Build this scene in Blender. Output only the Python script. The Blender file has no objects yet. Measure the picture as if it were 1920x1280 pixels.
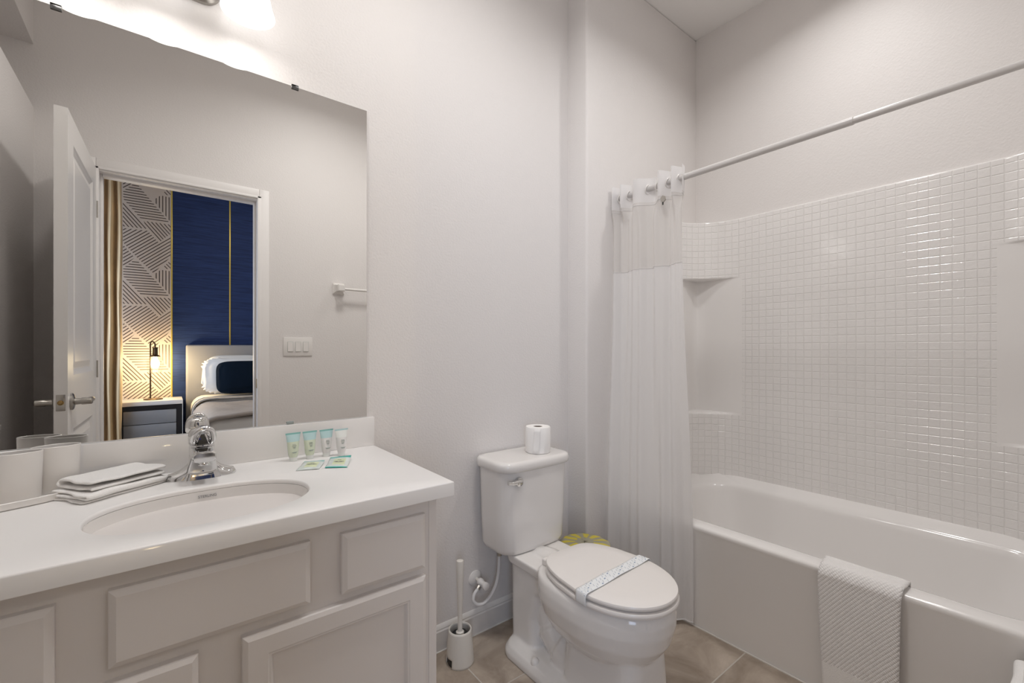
import bpy, bmesh, math, random
from mathutils import Vector, Matrix, noise
random.seed(7)
S = bpy.context.scene
C = S.collection
PI = math.pi

# ------------------------------------------------------------------ camera
cd = bpy.data.cameras.new('camera'); cam = bpy.data.objects.new('camera', cd); C.objects.link(cam)
cam.location = (0, 0, 1.2); cam.rotation_euler = (PI/2, 0, -math.radians(38.06))
cd.sensor_width = 36; cd.lens = 15.5625; cd.shift_y = 0.00833; cd.clip_start = 0.02
S.camera = cam
S.view_settings.view_transform = 'Standard'
S.view_settings.look = 'None'
S.view_settings.gamma = 1
S.view_settings.use_curve_mapping = False
S.view_settings.exposure = 0.33
# ------------------------------------------------------------------ world and lights
w = bpy.data.worlds.new('world'); S.world = w; w.use_nodes = True
w.node_tree.nodes['Background'].inputs[0].default_value = (0.62, 0.72, 1, 1)
w.node_tree.nodes['Background'].inputs[1].default_value = 0.5
S.cycles.max_bounces = 10; S.cycles.diffuse_bounces = 6; S.cycles.glossy_bounces = 5
S.cycles.transmission_bounces = 6; S.cycles.transparent_max_bounces = 12
S.cycles.sample_clamp_indirect = 4.0
S.cycles.caustics_reflective = False; S.cycles.caustics_refractive = False

def area(name, loc, rot, size, power, col=(1, 1, 1), size_y=None, shape='RECTANGLE'):
    l = bpy.data.lights.new(name, 'AREA'); l.energy = power; l.color = col; l.shape = shape; l.size = size
    if size_y: l.size_y = size_y
    o = bpy.data.objects.new(name, l); o.location = loc; o.rotation_euler = rot; C.objects.link(o); return o
P_DOWN, P_DOME, P_WIN, P_BED, E_BULB, P_VAN = 4.5, 8.0, 30.0, 9.0, 14.0, 3.2
WARM = (1.0, 0.985, 0.97)
area('tub_downlight_lamp', (2.02, 0.62, 3.085), (0, 0, 0), 0.15, P_DOWN, WARM, shape='DISK').data.spread = 2.5
area('added_vanity_downlight', (0.0, 1.24, 3.085), (0, 0, 0), 0.15, P_VAN, WARM, shape='DISK').data.spread = 2.5  # added lamp, reaches the left wall behind the open door
area('added_dome_fill', (0.85, 0.74, 3.02), (0, 0, 0), 0.32, P_DOME, WARM, shape='DISK').data.spread = 2.75  # added overhead fill for the whole bathroom, unseen
area('bedroom_window_daylight', (-1.12, -1.9, 1.5), (0, -PI/2, 0), 1.7, P_WIN, (0.62, 0.76, 1.0), size_y=1.3)
area('added_bedroom_fill', (0.9, -1.6, 3.30), (0, 0, 0), 0.35, P_BED, (1, 0.95, 0.88), shape='DISK')  # added to brighten the bedroom, no fixture modelled

# ------------------------------------------------------------------ materials
def mat(name, col, rough=0.5, metal=0.0, bump=None, spec=0.5, coat=0.0, var=None, emit=None, trans=0.0, ior=1.45, alpha=1.0, bdist=0.001):
    m = bpy.data.materials.new(name); m.use_nodes = True
    nt = m.node_tree; b = nt.nodes['Principled BSDF']
    b.inputs['Base Color'].default_value = (*col, 1); b.inputs['Roughness'].default_value = rough
    b.inputs['Metallic'].default_value = metal; b.inputs['Specular IOR Level'].default_value = spec
    b.inputs['Coat Weight'].default_value = coat; b.inputs['Coat Roughness'].default_value = 0.05
    b.inputs['Transmission Weight'].default_value = trans; b.inputs['IOR'].default_value = ior
    b.inputs['Alpha'].default_value = alpha
    if emit:
        b.inputs['Emission Color'].default_value = (*emit[0], 1); b.inputs['Emission Strength'].default_value = emit[1]
    tc = nt.nodes.new('ShaderNodeTexCoord')
    if bump:
        n = nt.nodes.new('ShaderNodeTexNoise'); n.inputs['Scale'].default_value = bump[0]; n.inputs['Detail'].default_value = 3
        nt.links.new(tc.outputs['Object'], n.inputs['Vector'])
        bp = nt.nodes.new('ShaderNodeBump'); bp.inputs['Strength'].default_value = bump[1]; bp.inputs['Distance'].default_value = bdist
        nt.links.new(n.outputs['Fac'], bp.inputs['Height']); nt.links.new(bp.outputs[0], b.inputs['Normal'])
    if var:   # (scale, amount)
        n = nt.nodes.new('ShaderNodeTexNoise'); n.inputs['Scale'].default_value = var[0]; n.inputs['Detail'].default_value = 5
        nt.links.new(tc.outputs['Object'], n.inputs['Vector'])
        r = nt.nodes.new('ShaderNodeMapRange'); r.inputs['From Min'].default_value = .3; r.inputs['From Max'].default_value = .7
        r.inputs['To Min'].default_value = 1-var[1]; r.inputs['To Max'].default_value = 1+var[1]
        nt.links.new(n.outputs['Fac'], r.inputs['Value'])
        mx = nt.nodes.new('ShaderNodeMix'); mx.data_type = 'RGBA'; mx.blend_type = 'MULTIPLY'; mx.inputs['Factor'].default_value = 1
        mx.inputs[6].default_value = (*col, 1); nt.links.new(r.outputs[0], mx.inputs[7]); nt.links.new(mx.outputs[2], b.inputs['Base Color'])
    return m

def nodes_of(m): return m.node_tree, m.node_tree.nodes['Principled BSDF']
def mth(nt, op, a, b=None, c=None):
    n = nt.nodes.new('ShaderNodeMath'); n.operation = op
    for i, v in enumerate((a, b, c)):
        if v is None: continue
        if isinstance(v, (int, float)): n.inputs[i].default_value = v
        else: nt.links.new(v, n.inputs[i])
    return n.outputs[0]

WALL = (0.75, 0.722, 0.706)
M = {}
M['wall'] = mat('painted plaster', WALL, 0.50, bump=(125, 0.9), spec=0.35, bdist=0.0012)
M['ceil'] = mat('ceiling paint', (0.84, 0.825, 0.81), 0.7, bump=(120, 0.3))
M['trim'] = mat('white trim paint', (0.74, 0.72, 0.70), 0.3)
M['casing'] = mat('casing paint', (0.795, 0.77, 0.755), 0.45)
M['caulk'] = mat('caulk', (0.8, 0.78, 0.74), 0.5)
M['cab'] = mat('cabinet paint', (0.70, 0.665, 0.645), 0.38, spec=0.4)
M['top'] = mat('solid surface', (0.80, 0.785, 0.775), 0.34, bump=(60, 0.03), coat=0.1)
M['porc'] = mat('vitreous china', (0.76, 0.735, 0.71), 0.09, coat=0.4)
M['seat'] = mat('toilet seat plastic', (0.79, 0.755, 0.725), 0.2)
M['acryl'] = mat('tub acrylic', (0.81, 0.79, 0.775), 0.14, coat=0.25)
M['chrome'] = mat('chrome', (0.72, 0.72, 0.72), 0.06, 1.0)
M['nickel'] = mat('satin nickel', (0.42, 0.40, 0.37), 0.28, 1.0)
M['mirror'] = mat('mirror silver', (0.92, 0.915, 0.895), 0.0, 1.0)
M['mback'] = mat('mirror edge', (0.30, 0.33, 0.31), 0.3)
M['dark'] = mat('dark plastic', (0.02, 0.02, 0.02), 0.4)
M['clipd'] = mat('clip metal', (0.10, 0.10, 0.10), 0.25, 0.8)
M['clear'] = mat('clear plastic', (0.80, 0.88, 0.87), 0.1, trans=0.7, ior=1.3)
M['plast'] = mat('white plastic', (0.78, 0.755, 0.73), 0.3)
M['cream'] = mat('cream plastic', (0.72, 0.69, 0.64), 0.4)
M['cloth'] = mat('terry cotton', (0.86, 0.845, 0.83), 0.95, bump=(420, 0.9), spec=0.1, bdist=0.0015)
M['paper'] = mat('tissue paper', (0.86, 0.84, 0.82), 0.95, bump=(110, 0.5), spec=0.1)
M['card'] = mat('cardboard', (0.22, 0.17, 0.13), 0.9)
M['rod'] = mat('rod enamel', (0.62, 0.60, 0.59), 0.22)
M['hose'] = mat('hose vinyl', (0.70, 0.69, 0.69), 0.3)
M['brass'] = mat('aged brass', (0.35, 0.24, 0.10), 0.35, 1.0)
M['bronze'] = mat('bronze', (0.13, 0.09, 0.055), 0.35, 1.0)
M['ink'] = mat('grey ink', (0.17, 0.165, 0.17), 0.6)
M['ink2'] = mat('pale print', (0.42, 0.47, 0.45), 0.6)
M['inkb'] = mat('blue grey ink', (0.30, 0.38, 0.50), 0.6)
M['inkg'] = mat('pale grey ink', (0.52, 0.56, 0.60), 0.6)
M['band'] = mat('band paper', (0.84, 0.855, 0.86), 0.5)
M['greent'] = mat('pale green gel tube', (0.66, 0.725, 0.58), 0.25, coat=0.3)
M['bluet'] = mat('aqua tube end', (0.46, 0.64, 0.66), 0.3)
M['tealt'] = mat('teal crimp', (0.24, 0.50, 0.48), 0.3)
M['milk'] = mat('milky tube', (0.75, 0.74, 0.735), 0.3, coat=0.3)
M['capt'] = mat('frosted cap', (0.76, 0.78, 0.76), 0.3)
M['teal'] = mat('teal foil', (0.04, 0.40, 0.35), 0.3)
M['sachet'] = mat('sachet foil', (0.66, 0.72, 0.70), 0.25, bump=(90, 0.5), coat=0.3)
M['sgreen'] = mat('sachet green print', (0.64, 0.70, 0.46), 0.35)
M['bulb'] = mat('frosted lit bulb', (1, 1, 1), 0.5, emit=((1, 0.96, 0.92), E_BULB))
M['shade'] = mat('lit frosted glass shade', (0.9, 0.9, 0.89), 0.3, emit=((1, 0.975, 0.945), 1.05))
M['bbulb'] = mat('lit bedroom bulb', (1, 1, 1), 0.5, emit=((1, 0.78, 0.44), 260))
M['lit'] = mat('lit diffuser', (1, 1, 1), 0.5, emit=((1, 0.96, 0.92), 6))
M['glass'] = mat('clear glass', (1, 1, 1), 0.02, trans=1.0, ior=1.25)
M['fur'] = mat('navy faux fur', (0.006, 0.012, 0.022), 0.95, bump=(260, 1.0), spec=0.1, bdist=0.004)
M['linen'] = mat('white bed linen', (0.80, 0.77, 0.72), 0.9, bump=(40, 0.25))
M['duvet'] = mat('taupe duvet', (0.42, 0.36, 0.31), 0.8, bump=(25, 0.7), bdist=0.006)
M['sheetband'] = mat('stitched sheet band', (0.50, 0.45, 0.38), 0.85)
M['stitch'] = mat('stitched line', (0.09, 0.09, 0.12), 0.8)
M['uph'] = mat('grey upholstery', (0.28, 0.27, 0.27), 0.7, bump=(200, 0.2))
M['silver'] = mat('silver lacquer', (0.30, 0.31, 0.33), 0.3, 0.35)
M['black'] = mat('black lacquer', (0.012, 0.012, 0.014), 0.25)
M['night'] = mat('nightstand top lacquer', (0.70, 0.68, 0.66), 0.3)
M['carpet'] = mat('bedroom carpet', (0.30, 0.27, 0.24), 0.95, bump=(300, 1.0))
M['bedwall'] = mat('bedroom wall paint', (0.60, 0.57, 0.53), 0.6)
M['gold'] = mat('gold strip', (0.70, 0.50, 0.10), 0.35, 0.6)
M['paperbase'] = mat('wallpaper ground', (0.68, 0.58, 0.49), 0.65)
M['stripe'] = mat('wallpaper stripe', (0.085, 0.055, 0.040), 0.5)
M['cur_gold'] = mat('gold satin curtain', (0.62, 0.465, 0.28), 0.5, var=(3, .12))
M['yellow'] = mat('yellow print', (0.62, 0.52, 0.06), 0.5)

def cloth_mat(name, col, transp, transl=0.5, bump=(30, .2)):
    m = bpy.data.materials.new(name); m.use_nodes = True; nt = m.node_tree; nt.nodes.clear()
    out = nt.nodes.new('ShaderNodeOutputMaterial')
    d = nt.nodes.new('ShaderNodeBsdfDiffuse'); d.inputs[0].default_value = (*col, 1)
    t = nt.nodes.new('ShaderNodeBsdfTranslucent'); t.inputs[0].default_value = (*col, 1)
    p = nt.nodes.new('ShaderNodeBsdfTransparent')
    a = nt.nodes.new('ShaderNodeMixShader'); a.inputs[0].default_value = transl
    b = nt.nodes.new('ShaderNodeMixShader'); b.inputs[0].default_value = transp
    nt.links.new(d.outputs[0], a.inputs[1]); nt.links.new(t.outputs[0], a.inputs[2])
    nt.links.new(a.outputs[0], b.inputs[1]); nt.links.new(p.outputs[0], b.inputs[2]); nt.links.new(b.outputs[0], out.inputs[0])
    return m
M['curtain'] = cloth_mat('white shower curtain polyester', (0.88, 0.87, 0.87), 0.06, 0.40)
M['sheer'] = cloth_mat('sheer voile', (0.82, 0.80, 0.785), 0.14, 0.45)
def thin_glass(name, t=.9):
    m = bpy.data.materials.new(name); m.use_nodes = True; nt = m.node_tree; nt.nodes.clear()
    out = nt.nodes.new('ShaderNodeOutputMaterial'); g = nt.nodes.new('ShaderNodeBsdfGlossy'); g.inputs['Roughness'].default_value = .03
    p = nt.nodes.new('ShaderNodeBsdfTransparent'); a = nt.nodes.new('ShaderNodeMixShader'); a.inputs[0].default_value = t
    nt.links.new(g.outputs[0], a.inputs[1]); nt.links.new(p.outputs[0], a.inputs[2]); nt.links.new(a.outputs[0], out.inputs[0]); return m
M['glass'] = thin_glass('thin clear glass', .93)
M['film'] = cloth_mat('clear bag film', (0.66, 0.63, 0.50), 0.35, 0.4)

def tile_floor_mat():
    m = mat('brown grey stone tile', (0.3, 0.25, 0.2), 0.38, spec=0.4); nt, b = nodes_of(m)
    tc = nt.nodes.new('ShaderNodeTexCoord'); sp = nt.nodes.new('ShaderNodeSeparateXYZ'); nt.links.new(tc.outputs['Object'], sp.inputs[0])
    def edge(o, off, size):
        s = mth(nt, 'DIVIDE', mth(nt, 'SUBTRACT', o, off), size)
        f = mth(nt, 'SUBTRACT', s, mth(nt, 'FLOOR', s))
        return mth(nt, 'MULTIPLY', mth(nt, 'MINIMUM', f, mth(nt, 'SUBTRACT', 1.0, f)), size), mth(nt, 'FLOOR', s)
    ex, ix = edge(sp.outputs[0], 0.898, 0.457); ey, iy = edge(sp.outputs[1], 0.812, 0.453)
    e = mth(nt, 'MINIMUM', ex, ey)
    g = nt.nodes.new('ShaderNodeMapRange'); g.inputs['From Min'].default_value = 0.0018; g.inputs['From Max'].default_value = 0.0032
    nt.links.new(e, g.inputs['Value'])
    cid = nt.nodes.new('ShaderNodeCombineXYZ'); nt.links.new(mth(nt, 'MULTIPLY', ix, 7.3), cid.inputs[0]); nt.links.new(mth(nt, 'MULTIPLY', iy, 5.1), cid.inputs[1])
    va = nt.nodes.new('ShaderNodeVectorMath'); va.operation = 'ADD'; nt.links.new(tc.outputs['Object'], va.inputs[0]); nt.links.new(cid.outputs[0], va.inputs[1])
    n = nt.nodes.new('ShaderNodeTexNoise'); n.inputs['Scale'].default_value = 4.5; n.inputs['Detail'].default_value = 9; n.inputs['Roughness'].default_value = 0.62; n.inputs['Distortion'].default_value = 0.9
    nt.links.new(va.outputs[0], n.inputs['Vector'])
    cr = nt.nodes.new('ShaderNodeValToRGB'); el = cr.color_ramp.elements
    el[0].position = 0.28; el[0].color = (0.235, 0.185, 0.142, 1); el[1].position = 0.72; el[1].color = (0.52, 0.445, 0.375, 1)
    x = el.new(0.5); x.color = (0.37, 0.307, 0.25, 1)
    nt.links.new(n.outputs['Fac'], cr.inputs[0])
    mx = nt.nodes.new('ShaderNodeMix'); mx.data_type = 'RGBA'; mx.inputs[6].default_value = (0.52, 0.48, 0.43, 1)
    nt.links.new(g.outputs[0], mx.inputs['Factor']); nt.links.new(cr.outputs[0], mx.inputs[7]); nt.links.new(mx.outputs[2], b.inputs['Base Color'])
    bp = nt.nodes.new('ShaderNodeBump'); bp.inputs['Distance'].default_value = 0.0015; bp.inputs['Strength'].default_value = 0.6
    nt.links.new(g.outputs[0], bp.inputs['Height']); nt.links.new(bp.outputs[0], b.inputs['Normal'])
    return m
M['floor'] = tile_floor_mat()

def tub_tile_mat():
    m = mat('moulded square tile acrylic', (0.80, 0.78, 0.765), 0.10, coat=0.5); nt, b = nodes_of(m)
    uv = nt.nodes.new('ShaderNodeUVMap'); sp = nt.nodes.new('ShaderNodeSeparateXYZ'); nt.links.new(uv.outputs[0], sp.inputs[0])
    def edge(o, size):
        s = mth(nt, 'DIVIDE', o, size); f = mth(nt, 'SUBTRACT', s, mth(nt, 'FLOOR', s))
        return mth(nt, 'MULTIPLY', mth(nt, 'MINIMUM', f, mth(nt, 'SUBTRACT', 1.0, f)), size)
    e = mth(nt, 'MINIMUM', edge(sp.outputs[0], 0.0362), edge(sp.outputs[1], 0.0362))
    g = nt.nodes.new('ShaderNodeMapRange'); g.interpolation_type = 'SMOOTHSTEP'; g.inputs['From Min'].default_value = 0.0; g.inputs['From Max'].default_value = 0.0030
    nt.links.new(e, g.inputs['Value'])
    tc = nt.nodes.new('ShaderNodeTexCoord'); n = nt.nodes.new('ShaderNodeTexNoise'); n.inputs['Scale'].default_value = 75; n.inputs['Detail'].default_value = 2
    nt.links.new(tc.outputs['Object'], n.inputs['Vector'])
    h = mth(nt, 'ADD', mth(nt, 'MULTIPLY', g.outputs[0], 1.0), mth(nt, 'MULTIPLY', n.outputs['Fac'], 0.75))
    bp = nt.nodes.new('ShaderNodeBump'); bp.inputs['Distance'].default_value = 0.0016; bp.inputs['Strength'].default_value = 0.8
    nt.links.new(h, bp.inputs['Height']); nt.links.new(bp.outputs[0], b.inputs['Normal'])
    return m
M['tubtile'] = tub_tile_mat()

def waffle_mat():
    m = mat('waffle weave cotton', (0.84, 0.82, 0.81), 0.95, spec=0.1); nt, b = nodes_of(m)
    uv = nt.nodes.new('ShaderNodeUVMap'); sp = nt.nodes.new('ShaderNodeSeparateXYZ'); nt.links.new(uv.outputs[0], sp.inputs[0])
    u, v = sp.outputs[0], sp.outputs[1]
    a = mth(nt, 'ADD', mth(nt, 'MULTIPLY', u, 0.78), mth(nt, 'MULTIPLY', v, 0.62)); c = mth(nt, 'ADD', mth(nt, 'MULTIPLY', u, 0.62), mth(nt, 'MULTIPLY', v, -0.78))
    s1 = mth(nt, 'ABSOLUTE', mth(nt, 'SINE', mth(nt, 'MULTIPLY', a, PI/0.0095))); s2 = mth(nt, 'ABSOLUTE', mth(nt, 'SINE', mth(nt, 'MULTIPLY', c, PI/0.0062)))
    h = mth(nt, 'MULTIPLY', mth(nt, 'POWER', s1, 0.7), mth(nt, 'ADD', 0.38, mth(nt, 'MULTIPLY', s2, 0.62)))
    tc = nt.nodes.new('ShaderNodeTexCoord'); n = nt.nodes.new('ShaderNodeTexNoise'); n.inputs['Scale'].default_value = 500; nt.links.new(tc.outputs['Object'], n.inputs['Vector'])
    h2 = mth(nt, 'ADD', h, mth(nt, 'MULTIPLY', n.outputs['Fac'], 0.35))
    bp = nt.nodes.new('ShaderNodeBump'); bp.inputs['Distance'].default_value = 0.0028; bp.inputs['Strength'].default_value = 0.7
    nt.links.new(h2, bp.inputs['Height']); nt.links.new(bp.outputs[0], b.inputs['Normal'])
    return m
M['waffle'] = waffle_mat()

def blue_mat():
    m = mat('navy grasscloth', (0.02, 0.04, 0.12), 0.6, spec=0.3); nt, b = nodes_of(m)
    tc = nt.nodes.new('ShaderNodeTexCoord'); mp = nt.nodes.new('ShaderNodeMapping'); mp.inputs['Scale'].default_value = (2.5, 1, 95)
    nt.links.new(tc.outputs['Object'], mp.inputs[0]); n = nt.nodes.new('ShaderNodeTexNoise'); n.inputs['Scale'].default_value = 1.6; n.inputs['Detail'].default_value = 7; n.inputs['Roughness'].default_value = .65
    nt.links.new(mp.outputs[0], n.inputs['Vector']); cr = nt.nodes.new('ShaderNodeValToRGB'); el = cr.color_ramp.elements
    el[0].position = .3; el[0].color = (0.007, 0.014, 0.050, 1); el[1].position = .75; el[1].color = (0.028, 0.055, 0.165, 1)
    nt.links.new(n.outputs['Fac'], cr.inputs[0]); nt.links.new(cr.outputs[0], b.inputs['Base Color'])
    return m
M['blue'] = blue_mat()

# ------------------------------------------------------------------ helpers
ORG = {}
def finish(bm, angle=38, smooth=True):
    bmesh.ops.recalc_face_normals(bm, faces=bm.faces)
    for f in bm.faces: f.smooth = smooth
    lim = math.radians(angle)
    for e in bm.edges:
        if len(e.link_faces) == 2:
            try: e.smooth = e.calc_face_angle() < lim
            except Exception: pass
def obj(name, bm, mats, parent=None, loc=None, angle=38, smooth=True, recalc=True):
    if recalc: finish(bm, angle, smooth)
    org = Vector(loc) if loc is not None else (ORG[parent.name] if parent else Vector((0, 0, 0)))
    bmesh.ops.translate(bm, verts=bm.verts, vec=-org)
    me = bpy.data.meshes.new(name); bm.to_mesh(me); bm.free()
    for m in (mats if isinstance(mats, (list, tuple)) else [mats]): me.materials.append(M[m] if isinstance(m, str) else m)
    o = bpy.data.objects.new(name, me); C.objects.link(o)
    if parent: o.parent = parent
    else: o.location = org
    ORG[o.name] = org
    return o
def tag(o, label, cat, group=None):
    o['label'] = label; o['category'] = cat
    if group: o['group'] = group
    return o
def thing(name, label, cat, loc, group=None):
    o = bpy.data.objects.new(name, None); C.objects.link(o); o.location = loc; o.empty_display_size = 0.05
    ORG[o.name] = Vector(loc); return tag(o, label, cat, group)
def struct(name, bm, mats, **k):
    o = obj(name, bm, mats, **k); o['kind'] = 'structure'; return o
def sgroup(name, loc):
    o = bpy.data.objects.new(name, None); C.objects.link(o); o.location = loc; ORG[o.name] = Vector(loc); o['kind'] = 'structure'; return o
def mod_solid(o, t, off=0.0):
    m = o.modifiers.new('Solidify', 'SOLIDIFY'); m.thickness = t; m.offset = off
def mod_sub(o, n=1):
    m = o.modifiers.new('Subdivision', 'SUBSURF'); m.levels = n; m.render_levels = n
def B(): return bmesh.new()
def box(bm, x0, x1, y0, y1, z0, z1, bev=0.0, seg=2, mi=0):
    r = bmesh.ops.create_cube(bm, size=1); vs = r['verts']
    for v in vs: v.co = Vector((x0+(v.co.x+.5)*(x1-x0), y0+(v.co.y+.5)*(y1-y0), z0+(v.co.z+.5)*(z1-z0)))
    fs = {f for v in vs for f in v.link_faces}
    for f in fs: f.material_index = mi
    if bev > 0:
        es = list({e for v in vs for e in v.link_edges})
        rr = bmesh.ops.bevel(bm, geom=es, offset=bev, segments=seg, profile=0.5, affect='EDGES')
        for f in rr['faces']: f.material_index = mi
    return bm
def loft(bm, rings, cap0=True, cap1=True, closed=True, mi=0):
    vr = [[bm.verts.new(p) for p in r] for r in rings]
    fs = []
    for a, b in zip(vr[:-1], vr[1:]):
        n = len(a)
        for i in range(n if closed else n-1):
            j = (i+1) % n
            try: f = bm.faces.new((a[i], a[j], b[j], b[i])); f.material_index = mi; fs.append(f)
            except ValueError: pass
    if cap0: f = bm.faces.new(list(reversed(vr[0]))); f.material_index = mi
    if cap1: f = bm.faces.new(vr[-1]); f.material_index = mi
    return vr
def circ(c, r, n=24, ax='z', ry=None):
    ry = ry or r; out = []
    for i in range(n):
        a = 2*PI*i/n; u, v = r*math.cos(a), ry*math.sin(a)
        out.append(Vector(c)+(Vector((u, v, 0)) if ax == 'z' else Vector((u, 0, v)) if ax == 'y' else Vector((0, u, v))))
    return out
def lathe(bm, c, prof, n=28, ax='z', cap0=True, cap1=True, mi=0):
    rings = []
    for r, h in prof:
        off = Vector((0, 0, h)) if ax == 'z' else Vector((0, h, 0)) if ax == 'y' else Vector((h, 0, 0))
        rings.append(circ(Vector(c)+off, max(r, 1e-4), n, ax))
    loft(bm, rings, cap0, cap1, mi=mi); return bm
def tube(bm, pts, r, n=12, caps=True, mi=0):
    pts = [Vector(p) for p in pts]; rs = r if isinstance(r, (list, tuple)) else [r]*len(pts)
    rings = []; up = Vector((0, 0, 1)); prev = None
    for i, p in enumerate(pts):
        d = (pts[min(i+1, len(pts)-1)]-pts[max(i-1, 0)]).normalized()
        if prev is None:
            x = d.cross(up)
            if x.length < 1e-3: x = d.cross(Vector((1, 0, 0)))
        else: x = prev-d*prev.dot(d)
        x.normalize(); y = d.cross(x); prev = x
        rings.append([p+x*(rs[i]*math.cos(2*PI*k/n))+y*(rs[i]*math.sin(2*PI*k/n)) for k in range(n)])
    loft(bm, rings, caps, caps, mi=mi); return bm
def spline(pts, n=8):
    pts = [Vector(p) for p in pts]; P = [pts[0]*2-pts[1]]+pts+[pts[-1]*2-pts[-2]]; out = []
    for i in range(1, len(P)-2):
        for k in range(n):
            t = k/n; a, b, c, d = P[i-1], P[i], P[i+1], P[i+2]
            out.append(0.5*((2*b)+(c-a)*t+(2*a-5*b+4*c-d)*t*t+(-a+3*b-3*c+d)*t**3))
    out.append(pts[-1]); return out
def grid(bm, nu, nv, fn, mi=None, uvf=None):
    vs = [[bm.verts.new(fn(i/nu, j/nv)) for j in range(nv+1)] for i in range(nu+1)]
    uvl = bm.loops.layers.uv.verify() if uvf else None
    for i in range(nu):
        for j in range(nv):
            f = bm.faces.new((vs[i][j], vs[i+1][j], vs[i+1][j+1], vs[i][j+1]))
            if mi: f.material_index = mi((i+.5)/nu, (j+.5)/nv)
            if uvf:
                for l, (a, b) in zip(f.loops, ((i, j), (i+1, j), (i+1, j+1), (i, j+1))): l[uvl].uv = uvf(a/nu, b/nv)
    return vs
def sphere(bm, c, r, sc=(1, 1, 1), u=20, v=12, mi=0):
    rr = bmesh.ops.create_uvsphere(bm, u_segments=u, v_segments=v, radius=r)
    for vt in rr['verts']:
        vt.co = Vector((vt.co.x*sc[0], vt.co.y*sc[1], vt.co.z*sc[2]))+Vector(c)
    for f in {f for vt in rr['verts'] for f in vt.link_faces}: f.material_index = mi
    return bm
def rrect(cx, cy, hx, hy, r, z, nc=8, ns=6):
    """rounded rectangle ring with the same point count whatever its size"""
    r = min(r, hx-1e-4, hy-1e-4); P = []
    cs = [(cx+hx-r, cy+hy-r, 0), (cx-hx+r, cy+hy-r, PI/2), (cx-hx+r, cy-hy+r, PI), (cx+hx-r, cy-hy+r, 1.5*PI)]
    for k, (x, y, a0) in enumerate(cs):
        for i in range(nc+1):
            a = a0+PI/2*i/nc; P.append(Vector((x+r*math.cos(a), y+r*math.sin(a), z)))
        nx, ny, na = cs[(k+1) % 4]; e = Vector((nx+r*math.cos(na), ny+r*math.sin(na), z)); s = P[-1]
        for i in range(1, ns): P.append(s.lerp(e, i/ns))
    return P
def xform(bm, mtx, since=0):
    bm.verts.ensure_lookup_table()
    for v in bm.verts[since:]: v.co = mtx @ v.co
def fnoise(p, s): return noise.noise(Vector(p)*s)

# ================================================================== STRUCTURE
ZC, YW, YD, XL, XR, XS, YT = 3.11, 1.577, -0.09, -0.522, 2.58, 1.592, 1.452
struct('floor', box(B(), XL-.3, XR+.12, YD-.06, YW+.12, -.05, 0), 'floor', smooth=False)
struct('ceiling', box(B(), XL-.6, XR+.12, YD-.12, YW+.12, ZC, ZC+.05), 'ceil', smooth=False)
struct('wall_back', box(B(), XL-.12, XS+.05, YW, YW+.12, 0, ZC), 'wall', smooth=False)
struct('wall_tub_end', box(B(), XS, XR+.12, YT, YW+.12, 0, ZC, 0.012, 4), 'wall')
struct('wall_right', box(B(), XR, XR+.12, YD-.12, YT, 0, ZC), 'wall', smooth=False)
# door wall with the doorway cut out
DX0, DX1, DZ = -.292, .474, 2.172
b = B()
box(b, XL-.12, DX0, YD-.12, YD, 0, ZC); box(b, DX1, XR, YD-.12, YD, 0, ZC); box(b, DX0, DX1, YD-.12, YD, DZ, ZC)
struct('wall_door_side', b, 'wall', smooth=False)
# left wall with a high recess that runs to the door-wall corner
RZ0, RZ1, RY = 2.418, 2.736, 0.95
b = B()
box(b, XL-.12, XL, YD, YW, 0, RZ0); box(b, XL-.12, XL, YD, YW, RZ1, ZC); box(b, XL-.12, XL, RY, YW, RZ0, RZ1)
struct('wall_left', b, 'wall', smooth=False)
b = B()
box(b, XL-.50, XL-.45, YD-.02, RY+.02, RZ0-.02, RZ1+.02); box(b, XL-.47, XL-.12, YD-.02, YD, RZ0, RZ1)
box(b, XL-.47, XL-.12, RY, RY+.02, RZ0, RZ1); box(b, XL-.47, XL-.12, YD, RY, RZ0-.02, RZ0); box(b, XL-.47, XL-.12, YD, RY, RZ1, RZ1+.02)
struct('trim_1', b, 'wall', smooth=False)
# baseboard: profile swept along the back wall and round the jog
prof = [(0, 0), (.014, 0), (.014, .078), (.011, .083), (.011, .088), (.0085, .093), (.0055, .099), (.002, .102), (0, .102)]
def base_run(p0, p1, nrm):
    bm = B(); p0, p1, nrm = Vector(p0), Vector(p1), Vector(nrm)
    loft(bm, [[p+nrm*a+Vector((0, 0, z)) for a, z in prof] for p in (p0, p1)]); return bm
struct('baseboard_back', base_run((.556, YW, 0), (XS, YW, 0), (0, -1, 0)), 'trim', angle=25)
struct('baseboard_jog', base_run((XS, YW-.014, 0), (XS, YT, 0), (-1, 0, 0)), 'trim', angle=25)
struct('baseboard_tub_end', base_run((XS-.014, YT, 0), (1.80, YT, 0), (0, -1, 0)), 'trim', angle=25)
struct('baseboard_door_side', base_run((DX1+.06, YD, 0), (1.80, YD, 0), (0, 1, 0)), 'trim', angle=25)
struct('baseboard_left', base_run((XL, YD, 0), (XL, 1.02, 0), (1, 0, 0)), 'trim', angle=25)
b = B(); box(b, .556, 1.45, YW-.0175, YW-.014, 0, .003); box(b, 1.8105, 1.8145, YD+.02, YT-.01, 0, .004)
struct('trim_2', b, 'caulk')
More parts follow.
